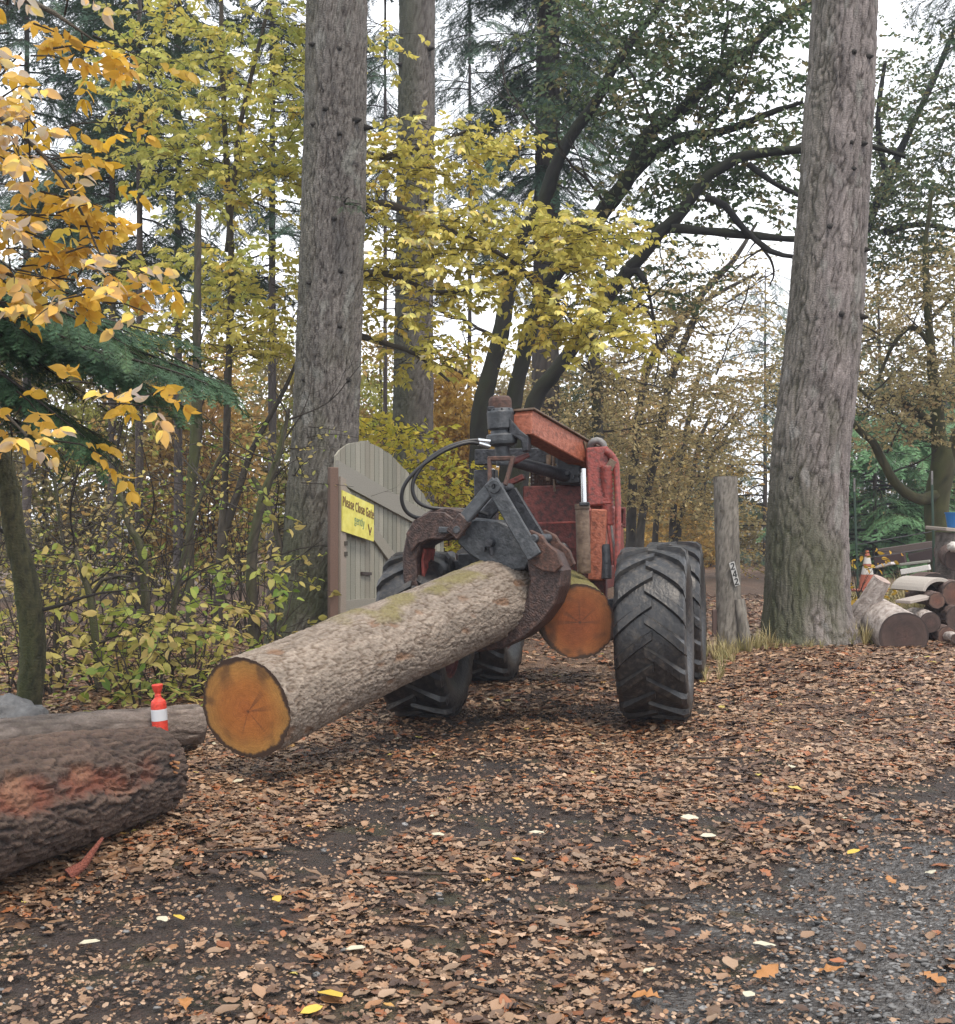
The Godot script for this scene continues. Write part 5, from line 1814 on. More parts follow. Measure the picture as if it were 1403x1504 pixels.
func build_boughs() -> void:
	# the third fir, with its low green boughs across the top middle
	var w := tree_open("green_fir", "fir with thick green boughs hanging across the top middle of the picture", 800, 27.0)
	stem(w[1], [[800, 880, 46], [801, 600, 42], [803, 300, 38], [806, 0, 34], [809, -500, 22]], 27.0, 40, {freq = 9.0, stretch = 0.3, depth = 0.02, lo = Color(0.045, 0.04, 0.035), hi = Color(0.12, 0.105, 0.095), seed = 11.0})
	for k in 130:
		var py := -420.0 + 780.0 * pow(rng.randf(), 0.9)
		var o := P(804, py, 27.0)
		var a := rng.randf() * TAU
		var l := rng.randf_range(1.0, 3.0) * (0.6 if py > 240 else 1.0)
		conifer_spray(w[3], w[2], o, Vector3(cos(a), rng.randf_range(-0.1, 0.3), sin(a)).normalized(), l, rng.randf_range(0.5, 1.1), BLUEGREEN, 1.3, 1.4)
	tree_close(w, M.limb, leafm.spray, M.needle)
	# boughs of the fir that stands out of the picture on the left
	w = tree_open("left_fir", "dark green fir boughs reaching in from the left edge at mid height", -330, 9.6)
	stem(w[1], [[-330, 1130, 130], [-330, 500, 110], [-330, -600, 80], [-330, -1500, 30]], 9.6, 50, {freq = 9.0, stretch = 0.3, depth = 0.025, lo = Color(0.05, 0.04, 0.035), hi = Color(0.15, 0.13, 0.12), seed = 21.0})
	for b in [[-330, 250, 60, 450], [-330, 300, 110, 480], [-330, 340, 180, 520], [-330, 360, 230, 545], [-330, 380, 310, 590], [-330, 390, 270, 600], [-330, 420, 180, 610], [-330, 300, 20, 480], [-330, 350, 130, 540], [-330, 400, 250, 625], [-330, 430, 120, 680], [-330, 330, 200, 560], [-330, 330, 70, 470], [-330, 400, 150, 520], [-330, 430, 200, 590], [-330, 480, 290, 575], [-330, 420, 100, 585], [-330, 500, 60, 640], [-330, 380, 40, 500], [-330, 450, 160, 655], [-330, 420, 240, 560], [-330, 380, 20, 560], [-330, 520, 120, 600]]:
		var o := P(b[0], b[1], 9.6)
		var e := P(b[2], b[3], rng.randf_range(8.2, 9.6))
		conifer_spray(w[3], w[2], o, ((e - o).normalized() + Vector3(0, 0.22, 0)).normalized(), o.distance_to(e) * 1.03, 0.42, [Color(0.018, 0.06, 0.024), Color(0.035, 0.10, 0.04), Color(0.075, 0.15, 0.06)], 4.2, 0.72)
	tree_close(w, M.limb, leafm.spray, M.needle)
	# dark conifers behind on the left, each its own tree
	var cs := [
		[40, 30.0, -500, 3.2, 46, 430, "dark conifer furthest left behind the golden leaves"],
		[165, 24.0, -400, 2.4, 44, 430, "dark conifer between the golden leaves and the thin yellow tree"],
		[262, 30.0, -450, 2.6, 50, 430, "dark conifer behind the thin yellow tree, left half of its crown"],
		[400, 27.0, -450, 2.2, 44, 430, "dark conifer close on the left of the huge left trunk"],
		[205, 19.5, -400, 1.7, 26, 430, "nearer dark fir with drooping boughs left of the slender yellow tree"],
		[566, 34.0, -400, 2.2, 36, 430, "dark conifer in the gap between the two left fir trunks"],
		[690, 38.0, -350, 2.4, 36, 430, "dark conifer in the gap right of the second fir trunk"],
	]
	for c in cs:
		conifer("dark_conifer", c[6], "dark conifers in the background", c[0], c[1], c[2], c[3], int(c[4] * 1.5), c[5], BLUEGREEN, 13.0 if c[0] < 500 else 7.0, 1.4, 1.7)
	conifer("hemlock", "airy pale hemlock seen right of the numbered post", "", 1124, 42.0, 395, 3.0, 46, 860, [Color(0.05, 0.10, 0.07), Color(0.08, 0.14, 0.10), Color(0.06, 0.11, 0.085)], 7.0, 0.55, 2.0)
	conifer("young_fir", "bright green young fir behind the wire fence, right of big trunk", "", 1285, 34.0, 590, 3.4, 60, 850, [Color(0.08, 0.20, 0.08), Color(0.13, 0.27, 0.11), Color(0.10, 0.23, 0.10)], 8.0, 0.8, 2.0)
	conifer("young_fir", "green young fir behind the mossy oak at the right edge", "", 1390, 38.0, 560, 3.6, 56, 860, [Color(0.08, 0.18, 0.08), Color(0.13, 0.25, 0.11), Color(0.10, 0.21, 0.10)], 8.0, 0.8, 2.0)
	conifer("corner_fir", "fir bough hanging in the top right corner of the picture", "", 1490, 20.0, -420, 2.3, 90, 170, GREEN, 20.0, 0.9, 1.3, 10.0)
	# the small green spray that grows from the big trunk
	var sb := MB.new()
	sb.col = Color(0.05, 0.042, 0.036)
	var sf := Fol.new()
	var so := P(505, 300, 14.5)
	for k in 5:
		conifer_spray(sb, sf, so, Vector3(rng.randf_range(-0.3, 1.0), rng.randf_range(-0.2, 0.3), 0.7).normalized(), 0.34, 0.5, GREEN, 1.3, 0.35)
	var sprig := thing("fir_sprig", "small green sprig growing from the middle of the huge left trunk", "sprig", so)
	shift(sb, Transform3D(Basis(), -so))
	part("stem", sb, M.limb, sprig)
	for i in sf.t.size():
		sf.t[i].origin -= so
	strew("needles", sf, leafm.spray, M.needle, sprig)

func build_broadleaf() -> void:
	# --- the mossy oak with three stems that leans to the right
	var w := tree_open("leaning_oak", "dark mossy oak with three stems behind the loader, limbs arching right", 735, 20.0)
	var d := 20.0
	stem(w[1], [[712, 925, 44], [704, 760, 32], [706, 620, 27], [720, 550, 25], [734, 500, 24], [745, 440, 23], [760, 365, 22], [798, 298, 20], [813, 253, 20], [835, 208, 18], [876, 149, 16], [902, 100, 14], [932, 56, 12], [965, 15, 11], [1010, -60, 9]], d, 20, DARKBARK, -1.0, dark_moss)
	stem(w[1], [[730, 925, 40], [742, 760, 28], [756, 590, 24], [766, 540, 23], [777, 490, 23], [800, 430, 23], [845, 365, 24], [887, 309, 24], [926, 258, 23], [950, 200, 20], [998, 164, 18], [1054, 112, 16], [1099, 74, 14], [1140, 35, 12], [1188, 2, 10], [1230, -40, 8]], d + 0.4, 20, DARKBARK, -1.0, dark_moss)
	stem(w[1], [[926, 258, 20], [960, 225, 19], [1000, 203, 16], [1036, 197, 13], [1073, 190, 12], [1129, 167, 9], [1180, 150, 6]], d + 0.4, 14, DARKBARK, d - 0.8, dark_moss)
	stem(w[1], [[748, 920, 38], [764, 700, 26], [786, 590, 23], [810, 555, 22], [832, 524, 21], [855, 492, 20], [888, 443, 20], [921, 402, 21], [945, 374, 20], [970, 342, 18], [998, 316, 17], [1032, 268, 16], [1069, 242, 15], [1106, 227, 14], [1177, 220, 13], [1260, 212, 10], [1330, 230, 7]], d - 0.3, 20, DARKBARK, d - 1.6, dark_moss)
	stem(w[1], [[915, 398, 16], [935, 396, 14], [948, 414, 10]], d - 0.9, 10, DARKBARK)
	stem(w[1], [[1036, 290, 11], [1065, 302, 11], [1091, 335, 11], [1132, 369, 10], [1165, 377, 8]], d - 1.2, 10, DARKBARK)
	stem(w[1], [[1099, 240, 10], [1136, 268, 9], [1180, 290, 8]], d - 1.4, 10, DARKBARK)
	stem(w[1], [[985, 335, 14], [1040, 340, 13], [1110, 347, 13], [1170, 352, 9]], d - 1.1, 10, DARKBARK, -1.0, dark_moss)
	for b in [[948, 412, 0.4, -0.8, 1.8], [921, 402, 0.5, -0.9, 1.4], [1010, 200, 0.8, 0.4, 2.0], [890, 305, -0.6, 0.7, 2.0], [830, 210, -0.9, 0.5, 2.4], [1060, 110, 0.2, 0.9, 2.2], [960, 190, -0.3, 0.9, 2.2], [1110, 345, 0.4, -0.7, 1.6], [860, 490, 0.8, 0.2, 1.8], [735, 500, -0.9, 0.4, 2.0], [715, 570, -0.9, 0.3, 1.6], [1160, 220, 0.7, 0.5, 2.2]]:
		bare(w[3], P(b[0], b[1], d), Vector3(b[2], b[3], rng.randf_range(-0.5, 0.5)).normalized(), b[4], 0.03, 2)
	for b in [[900, 60, 120, 70, 150], [1010, 40, 110, 80, 130], [1100, 120, 90, 70, 100], [1000, 250, 90, 50, 90], [1100, 250, 80, 40, 60], [1060, 300, 110, 40, 60], [930, 330, 70, 60, 70], [880, 180, 90, 60, 80], [1130, 40, 80, 60, 80], [960, 130, 90, 60, 90], [1140, 180, 60, 60, 50], [950, 420, 60, 50, 40]]:
		blob(w[3], w[2], P(b[0], b[1], d), px_r(b[2], b[3], d, 1.4), int(b[4] * 0.52), 0.8, 0.055, 0.095, DARKLEAF, 1, 0.0, 0.6, 0.3)
	tree_close(w, M.limb, leafm.ash, M.leaf)

	# --- thin yellow tree on the left
	w = tree_open("yellow_ash", "slender tree with yellow green leaves left of the huge left trunk", 330, 16.6)
	d = 16.6
	stem(w[1], [[318, 1000, 16], [320, 900, 15], [327, 790, 16], [331, 693, 11], [336, 538, 11], [340, 400, 10], [336, 300, 10], [331, 200, 9], [327, 100, 8], [325, 0, 7], [322, -200, 5]], d, 12, THIN)
	stem(w[1], [[333, 370, 8], [344, 271, 8], [352, 191, 8], [372, 100, 7], [392, 20, 6], [410, -80, 4]], d, 10, THIN)
	stem(w[1], [[327, 790, 13], [345, 735, 12], [370, 662, 10], [395, 615, 8], [418, 572, 7], [440, 520, 5]], d, 10, THIN)
	for b in [[300, 40, 120, 80, 46], [380, 110, 70, 110, 40], [250, 120, 70, 60, 22], [300, 190, 110, 60, 40], [400, 250, 50, 70, 22], [330, 280, 120, 45, 38], [250, 210, 80, 40, 20], [370, 390, 80, 50, 32], [260, 400, 70, 35, 20], [290, 450, 80, 30, 22], [320, 500, 80, 40, 26], [420, 170, 40, 80, 18], [420, 40, 40, 60, 16], [265, 505, 60, 28, 22], [400, 460, 50, 50, 16]]:
		blob(w[3], w[2], P(b[0], b[1], d), px_r(b[2], b[3], d, 1.0), int(b[4] * 0.58), 0.7, 0.2, 0.092, YELLOW if b[1] > 420 else LIME + YELLOW, 0, -0.06, 0.5, 0.35)
	tree_close(w, M.limb, leafm.ash, M.leaf)

	# --- the ash behind the huge trunk whose sprays hang over the loader
	w = tree_open("overhanging_ash", "yellow leaved ash reaching from behind huge left trunk over the loader", 480, 16.4)
	stem(w[1], [[482, 960, 60], [480, 700, 50], [482, 300, 40], [490, -100, 28]], 16.4, 16, THIN)
	for b in [[[482, 330, 18], [560, 300, 14], [640, 330, 11], [730, 370, 8], [800, 420, 5]], [[482, 210, 16], [560, 230, 12], [630, 215, 8], [690, 190, 5]], [[482, 420, 16], [560, 400, 12], [640, 430, 9], [720, 410, 7], [830, 350, 6], [890, 335, 4]], [[482, 480, 14], [550, 500, 10], [610, 520, 7], [660, 560, 4]], [[760, 395, 6], [820, 450, 5], [870, 500, 4]]]:
		stem(w[3], b, 16.4, 7, THIN, 15.6)
	d = 15.9
	for b in [[640, 215, 60, 40, 20], [600, 250, 55, 40, 12], [700, 220, 40, 40, 9], [620, 330, 70, 30, 16], [580, 390, 45, 50, 10], [655, 390, 60, 50, 16], [600, 450, 55, 50, 14], [690, 350, 60, 35, 11], [755, 330, 45, 26, 8], [800, 345, 50, 30, 18], [870, 345, 42, 26, 16], [815, 400, 50, 45, 18], [845, 460, 45, 50, 20], [880, 490, 36, 40, 14], [760, 425, 40, 30, 3], [690, 430, 30, 30, 4], [610, 520, 60, 28, 12], [560, 330, 30, 60, 10], [555, 90, 22, 60, 6], [670, 500, 30, 40, 4]]:
		blob(w[3], w[2], P(b[0], b[1], d), px_r(b[2], b[3], d, 0.5), b[4], 0.6, 0.19, 0.092, YELLOW, 0, -0.3, 0.5, 0.4)
	single_leaves(w, 295, YELLOW, "ash leaf", 540.0)
	tree_close(w, M.limb, leafm.ash, M.leaf)

	# --- golden leaves in the upper left, close by; the nearest leaves are leaves of their own
	w = tree_open("golden_maple", "golden orange leaves hanging close by in the upper left corner", -290, 7.2)
	d = 7.2
	stem(w[1], [[-300, 1200, 120], [-290, 600, 90], [-260, 0, 70], [-250, -600, 50]], d, 16, THIN)
	for b in [[[-275, 250, 30], [-150, 130, 20], [-20, 160, 12], [90, 260, 7], [150, 380, 4]], [[-265, 60, 26], [-100, -30, 18], [40, 0, 10], [140, 60, 5]], [[-280, 400, 24], [-120, 330, 14], [-10, 390, 8], [60, 430, 5]], [[-285, 600, 20], [-140, 560, 12], [-30, 580, 7], [40, 640, 4]]]:
		stem(w[3], b, d, 7, THIN)
	for b in [[30, 40, 50, 40, 5], [0, 170, 40, 40, 4], [50, 250, 45, 40, 6], [0, 330, 50, 40, 6], [80, 330, 35, 45, 4], [110, 420, 35, 35, 4], [20, 420, 50, 40, 6], [30, 200, 50, 40, 4], [150, 450, 20, 20, 1], [0, 600, 30, 40, 3], [40, 640, 30, 20, 2], [140, 580, 16, 26, 2], [100, 20, 30, 25, 2]]:
		blob(w[3], w[2], P(b[0], b[1], d), px_r(b[2], b[3], d, 0.45), b[4], 0.40, 0.15, 0.092, GOLD, 0, -0.35, 0.6, 0.7)
	single_leaves(w, 290, GOLD, "golden leaf", -5.0)
	tree_close(w, M.limb, leafm.ash, M.leaf)

	# --- mossy trunk leaning at the left edge
	w = tree_open("mossy_tree", "leaning moss covered trunk at the left edge of the picture", 42, 10.4)
	stem(w[1], [[42, 1090, 46], [41, 1055, 36], [50, 963, 35], [47, 905, 37], [38, 847, 34], [23, 789, 31], [12, 712, 29], [-2, 650, 27], [-30, 540, 24], [-60, 300, 20], [-80, 0, 14]], 10.4, 34, MOSSBARK, -1.0, moss_side, 0.04)
	bare(w[3], P(45, 900, 10.4), Vector3(0.9, 0.2, 0.1).normalized(), 0.9, 0.02, 2)
	bare(w[3], P(20, 790, 10.4), Vector3(-0.9, 0.4, 0.1).normalized(), 0.9, 0.02, 2)
	tree_close(w, M.bark, leafm.ash, M.leaf)

	# --- saplings of the thicket
	var sap := [
		[[[374, 960, 15], [370, 828, 15], [385, 739, 13], [409, 673, 9], [425, 600, 6]], 13.6, "dark sapling just left of the huge left trunk base"],
		[[[216, 960, 13], [216, 905, 12], [208, 808, 11], [189, 770, 9], [170, 700, 5]], 12.6, "crooked sapling above the orange marker post"],
		[[[282, 980, 14], [280, 900, 12], [280, 770, 12], [281, 716, 13], [289, 635, 18], [290, 520, 12], [292, 300, 8]], 14.6, "straight sapling left of the slender yellow tree"],
		[[[145, 1010, 11], [143, 963, 10], [133, 874, 10], [123, 847, 7], [110, 800, 4]], 11.8, "short forked sapling between mossy trunk and marker post"],
		[[[135, 872, 8], [150, 852, 7], [175, 846, 6], [193, 847, 4]], 11.8, ""],
		[[[90, 1030, 8], [84, 940, 7], [96, 830, 6], [80, 700, 4]], 12.8, "thin sapling just right of the mossy leaning trunk"],
		[[[416, 950, 12], [420, 850, 11], [400, 760, 9], [372, 700, 6]], 14.8, "thin sapling crossing in front of the huge left trunk's left side"],
		[[[245, 980, 9], [258, 880, 8], [275, 800, 7], [300, 720, 5], [330, 660, 4]], 12.9, "thin sapling leaning right above the grey log"],
	]
	for s in sap:
		if s[2] == "":
			continue
		w = tree_open("sapling", s[2], s[0][0][0], s[1], "saplings of the left thicket")
		stem(w[1], s[0], s[1], 12, THIN, -1.0, moss_side, 0.07)
		if s[0][0][0] == 145:
			stem(w[1], sap[4][0], 11.8, 10, THIN)
		for k in 8:
			var a: Array = s[0][rng.randi_range(1, s[0].size() - 1)]
			bare(w[3], P(a[0], a[1] + rng.randf_range(-20, 30), s[1]), Vector3(rng.randf_range(-1, 1), rng.randf_range(0.0, 0.8), rng.randf_range(-0.5, 0.5)).normalized(), rng.randf_range(0.5, 1.3), 0.012, 2)
		var mid: Array = s[0][s[0].size() - 2]
		blob(w[3], w[2], P(mid[0], mid[1], s[1]), px_r(60, 80, s[1], 0.6), 12, 0.5, 0.12, 0.06, SHRUB, 1, -0.4)
		tree_close(w, M.limb, leafm.ash, M.leaf)

	# --- pale tan trees right of the loader
	w = tree_open("tan_oak", "slim leaning trees with tan leaves right of the loader's boom", 950, 30.0)
	d = 30.0
	var GREYB := {freq = 14.0, stretch = 0.3, depth = 0.012, lo = Color(0.04, 0.036, 0.03), hi = Color(0.11, 0.10, 0.085), wobble = 0.12, seed = 800.0}
	stem(w[1], [[938, 870, 16], [942, 771, 12], [959, 687, 12], [970, 631, 13], [981, 575, 12], [998, 520, 12], [1017, 475, 10], [1030, 430, 6]], d, 12, GREYB)
	stem(w[1], [[925, 870, 16], [930, 700, 14], [940, 600, 13], [953, 536, 13], [984, 492, 13], [1017, 450, 12], [1053, 408, 10], [1079, 380, 8], [1110, 330, 5]], d + 0.5, 12, GREYB)
	stem(w[1], [[1023, 450, 8], [1056, 430, 7], [1115, 400, 4]], d + 0.5, 8, GREYB)
	for k in 12:
		bare(w[3], P(rng.randf_range(940, 1100), rng.randf_range(400, 680), d), Vector3(rng.randf_range(-1, 1), rng.randf_range(-0.2, 0.9), rng.randf_range(-0.6, 0.6)).normalized(), 1.8, 0.025, 2)
	for b in [[1000, 420, 90, 60, 60], [1060, 470, 80, 50, 34], [960, 500, 60, 80, 60], [930, 620, 50, 90, 60], [1090, 560, 60, 50, 34], [1030, 600, 60, 60, 40], [1000, 700, 60, 70, 60], [920, 720, 40, 70, 40]]:
		blob(w[3], w[2], P(b[0], b[1], d), px_r(b[2], b[3], d, 1.6), b[4], 1.1, 0.07, 0.10, TANLEAF, 1, -0.08, 0.5)
	tree_close(w, M.limb, leafm.ash, M.leaf)
	w = tree_open("tan_oak", "cluster of slim grey stems with tan leaves above the right rear tyre", 1005, 33.0)
	d = 33.0
	stem(w[1], [[986, 850, 12], [989, 757, 10], [998, 687, 10], [1006, 645, 9], [1017, 592, 7], [1030, 540, 5]], d, 10, GREYB)
	stem(w[1], [[960, 850, 10], [964, 770, 9], [975, 701, 8], [995, 665, 6], [1020, 630, 4]], d, 10, GREYB)
	stem(w[1], [[995, 850, 10], [998, 771, 9], [1017, 701, 8], [1028, 645, 6], [1050, 600, 4]], d, 10, GREYB)
	stem(w[1], [[1030, 760, 8], [1039, 684, 7], [1065, 645, 6], [1081, 620, 5], [1110, 590, 3]], d, 8, GREYB)
	for b in [[1040, 560, 70, 40, 30], [1060, 640, 60, 40, 26], [1000, 600, 60, 60, 40], [970, 740, 60, 60, 50], [1040, 720, 50, 70, 44], [1060, 800, 60, 50, 40], [950, 680, 50, 60, 40]]:
		blob(w[3], w[2], P(b[0], b[1], d), px_r(b[2], b[3], d, 1.6), b[4], 1.1, 0.07, 0.10, RUSSET + TANLEAF, 1, -0.08, 0.5)
	tree_close(w, M.limb, leafm.ash, M.leaf)
	w = tree_open("tan_oak", "grey trunk with hanging mossy twigs directly above the boom elbow", 877, 27.0)
	d = 27.0
	stem(w[1], [[878, 880, 26], [878, 640, 17], [877, 560, 16], [872, 480, 13], [880, 400, 9]], d, 14, GREYB, -1.0, moss_side)
	for k in 14:
		bare(w[3], P(877 + rng.randf_range(-5, 5), rng.randf_range(420, 640), d), Vector3(rng.randf_range(-1, 1), rng.randf_range(-0.2, 0.7), rng.randf_range(-0.5, 0.5)).normalized(), 1.6, 0.03, 2)
	for b in [[850, 560, 60, 60, 50], [910, 560, 40, 60, 30], [830, 620, 40, 50, 30], [890, 640, 50, 50, 40]]:
		blob(w[3], w[2], P(b[0], b[1], d), px_r(b[2], b[3], d, 1.2), b[4], 1.0, 0.07, 0.09, TANLEAF, 1, -0.05, 0.5)
	tree_close(w, M.limb, leafm.ash, M.leaf)

	# --- mossy oak at the right edge
	w = tree_open("mossy_oak", "mossy spreading oak behind the fence at the right edge", 1382, 24.0)
	d = 24.0
	stem(w[1], [[1384, 890, 44], [1382, 826, 36], [1376, 746, 33], [1386, 686, 34], [1379, 643, 22], [1376, 593, 19], [1372, 560, 16], [1369, 521, 14], [1363, 447, 11], [1360, 360, 8], [1370, 280, 5]], d, 18, MOSSBARK, -1.0, moss_side)
	stem(w[1], [[1388, 722, 22], [1352, 733, 16], [1319, 713, 14], [1296, 676, 12], [1283, 650, 11], [1263, 633, 9], [1240, 600, 6]], d, 12, MOSSBARK, d - 1.5, moss_side)
	stem(w[1], [[1378, 630, 14], [1339, 600, 12], [1309, 583, 10], [1285, 590, 7], [1262, 570, 5]], d, 10, MOSSBARK)
	stem(w[1], [[1390, 690, 24], [1404, 650, 20], [1420, 600, 16], [1440, 500, 12]], d, 12, MOSSBARK)
	stem(w[1], [[1368, 510, 9], [1340, 480, 8], [1310, 510, 7], [1290, 560, 5]], d, 8, MOSSBARK)
	stem(w[1], [[1365, 470, 8], [1395, 440, 7], [1430, 400, 5]], d, 8, MOSSBARK)
	for k in 16:
		bare(w[3], P(rng.randf_range(1265, 1410), rng.randf_range(440, 700), d), Vector3(rng.randf_range(-1, 1), rng.randf_range(-0.3, 0.8), rng.randf_range(-0.6, 0.6)).normalized(), 1.2, 0.022, 2)
	for b in [[1330, 440, 70, 70, 60], [1390, 420, 50, 80, 50], [1300, 560, 50, 60, 40], [1370, 560, 60, 60, 46], [1300, 640, 40, 30, 14], [1340, 620, 50, 50, 30]]:
		blob(w[3], w[2], P(b[0], b[1], d), px_r(b[2], b[3], d, 1.6), b[4], 1.0, 0.07, 0.085, TANLEAF, 1, -0.1, 0.6)
	tree_close(w, M.limb, leafm.ash, M.leaf)
	w = tree_open("green_oak", "oak with dark green leaves filling the sky right of big right trunk", 1300, 27.0)
	d = 27.0
	stem(w[1], [[1215, 900, 30], [1222, 600, 24], [1250, 400, 18], [1310, 250, 13], [1370, 120, 9], [1420, 0, 6]], d, 14, DARKBARK)
	stem(w[1], [[1240, 480, 14], [1250, 400, 11], [1240, 330, 8], [1200, 270, 5]], d, 10, DARKBARK)
	stem(w[1], [[1300, 340, 12], [1350, 330, 9], [1410, 340, 6]], d, 10, DARKBARK)
	stem(w[1], [[1310, 290, 12], [1290, 190, 9], [1300, 90, 6]], d, 10, DARKBARK)
	for b in [[1310, 180, 60, 60, 60], [1380, 230, 60, 70, 70], [1340, 290, 90, 50, 70], [1310, 330, 60, 60, 60], [1390, 340, 60, 50, 50], [1300, 390, 50, 40, 36], [1360, 90, 60, 50, 36]]:
		blob(w[3], w[2], P(b[0], b[1], d), px_r(b[2], b[3], d, 1.8), b[4], 1.0, 0.07, 0.10, DARKLEAF + OLIVE, 1, -0.06, 0.6, 0.3)
	tree_close(w, M.limb, leafm.ash, M.leaf)

	# --- yellow bush behind the gate
	w = tree_open("yellow_bush", "bright yellow bush right behind the picket gate", 640, 18.5)
	d = 18.5
	for k in 7:
		bare(w[1], on_ground(rng.randf_range(590, 690), d), Vector3(rng.randf_range(-0.4, 0.4), 1, rng.randf_range(-0.3, 0.3)).normalized(), 2.6, 0.025, 2)
	for b in [[560, 635, 40, 26, 26], [600, 680, 50, 40, 36], [640, 740, 60, 40, 46], [660, 700, 40, 40, 20], [600, 640, 36, 20, 12], [690, 780, 40, 60, 30], [640, 800, 60, 40, 30]]:
		blob(w[3], w[2], P(b[0], b[1], d), px_r(b[2], b[3], d, 0.7), b[4], 0.5, 0.09, 0.11, [Color(0.42, 0.42, 0.05), Color(0.56, 0.50, 0.06), Color(0.66, 0.52, 0.07), Color(0.34, 0.38, 0.06)], 1, -0.3)
	tree_close(w, M.limb, leafm.ash, M.leaf)

# far trees and shrubs that close the view
func far_tree(called: String, label: String, group: String, px: float, d: float, top: float, bottom: float, half: float, pal: Array, n: int, s: float, trunk_w := 10.0, gap := -0.1) -> void:
	var w := tree_open(called, label, px, d, group)
	var lean := rng.randf_range(-14, 14)
	stem(w[1], [[px, 765 + F * EYE / d + 10, trunk_w], [px + lean * 0.4, (bottom + top) / 2 + 60, trunk_w * 0.75], [px + lean, top + 20, trunk_w * 0.25]], d, 9, THIN, -1.0, null, 0.4)
	for k in 7:
		bare(w[3], P(px + lean * 0.5 + rng.randf_range(-half, half) * 0.4, rng.randf_range(top, bottom), d), Vector3(rng.randf_range(-1, 1), rng.randf_range(0, 1), rng.randf_range(-0.6, 0.6)).normalized(), half / F * d * 0.9, 0.03, 2)
	clusters(w[2], P(px + lean * 0.5, (top + bottom) / 2, d), px_r(half, (bottom - top) / 2, d, half / F * d * 0.8), n, s, pal, gap, 0.35)
	tree_close(w, M.limb, leafm.cluster, M.leaf)

func shrub(label: String, px: float, d: float, top: float, half: float, pal: Array, n: int, s: float) -> void:
	var w := tree_open("shrub", label, px, d, "shrubs of the undergrowth")
	w[0].set_meta("category", "shrub")
	var g := on_ground(px, d)
	var h := P(px, top, d).y - g.y
	var hw := half / F * d
	for k in 9:
		bare(w[1], g + Vector3(rng.randf_range(-0.6, 0.6) * hw, -0.05, rng.randf_range(-0.4, 0.4)), Vector3(rng.randf_range(-0.5, 0.5), 1, rng.randf_range(-0.4, 0.4)).normalized(), h * rng.randf_range(0.6, 1.0), 0.014, 2)
	blob(w[3], w[2], g + Vector3(0, h * 0.55, 0), Vector3(hw, h * 0.55, minf(hw, 0.9)), n, 0.5, 0.10, s, pal, 1, -0.15, 0.7)
	tree_close(w, M.limb, leafm.ash, M.leaf)

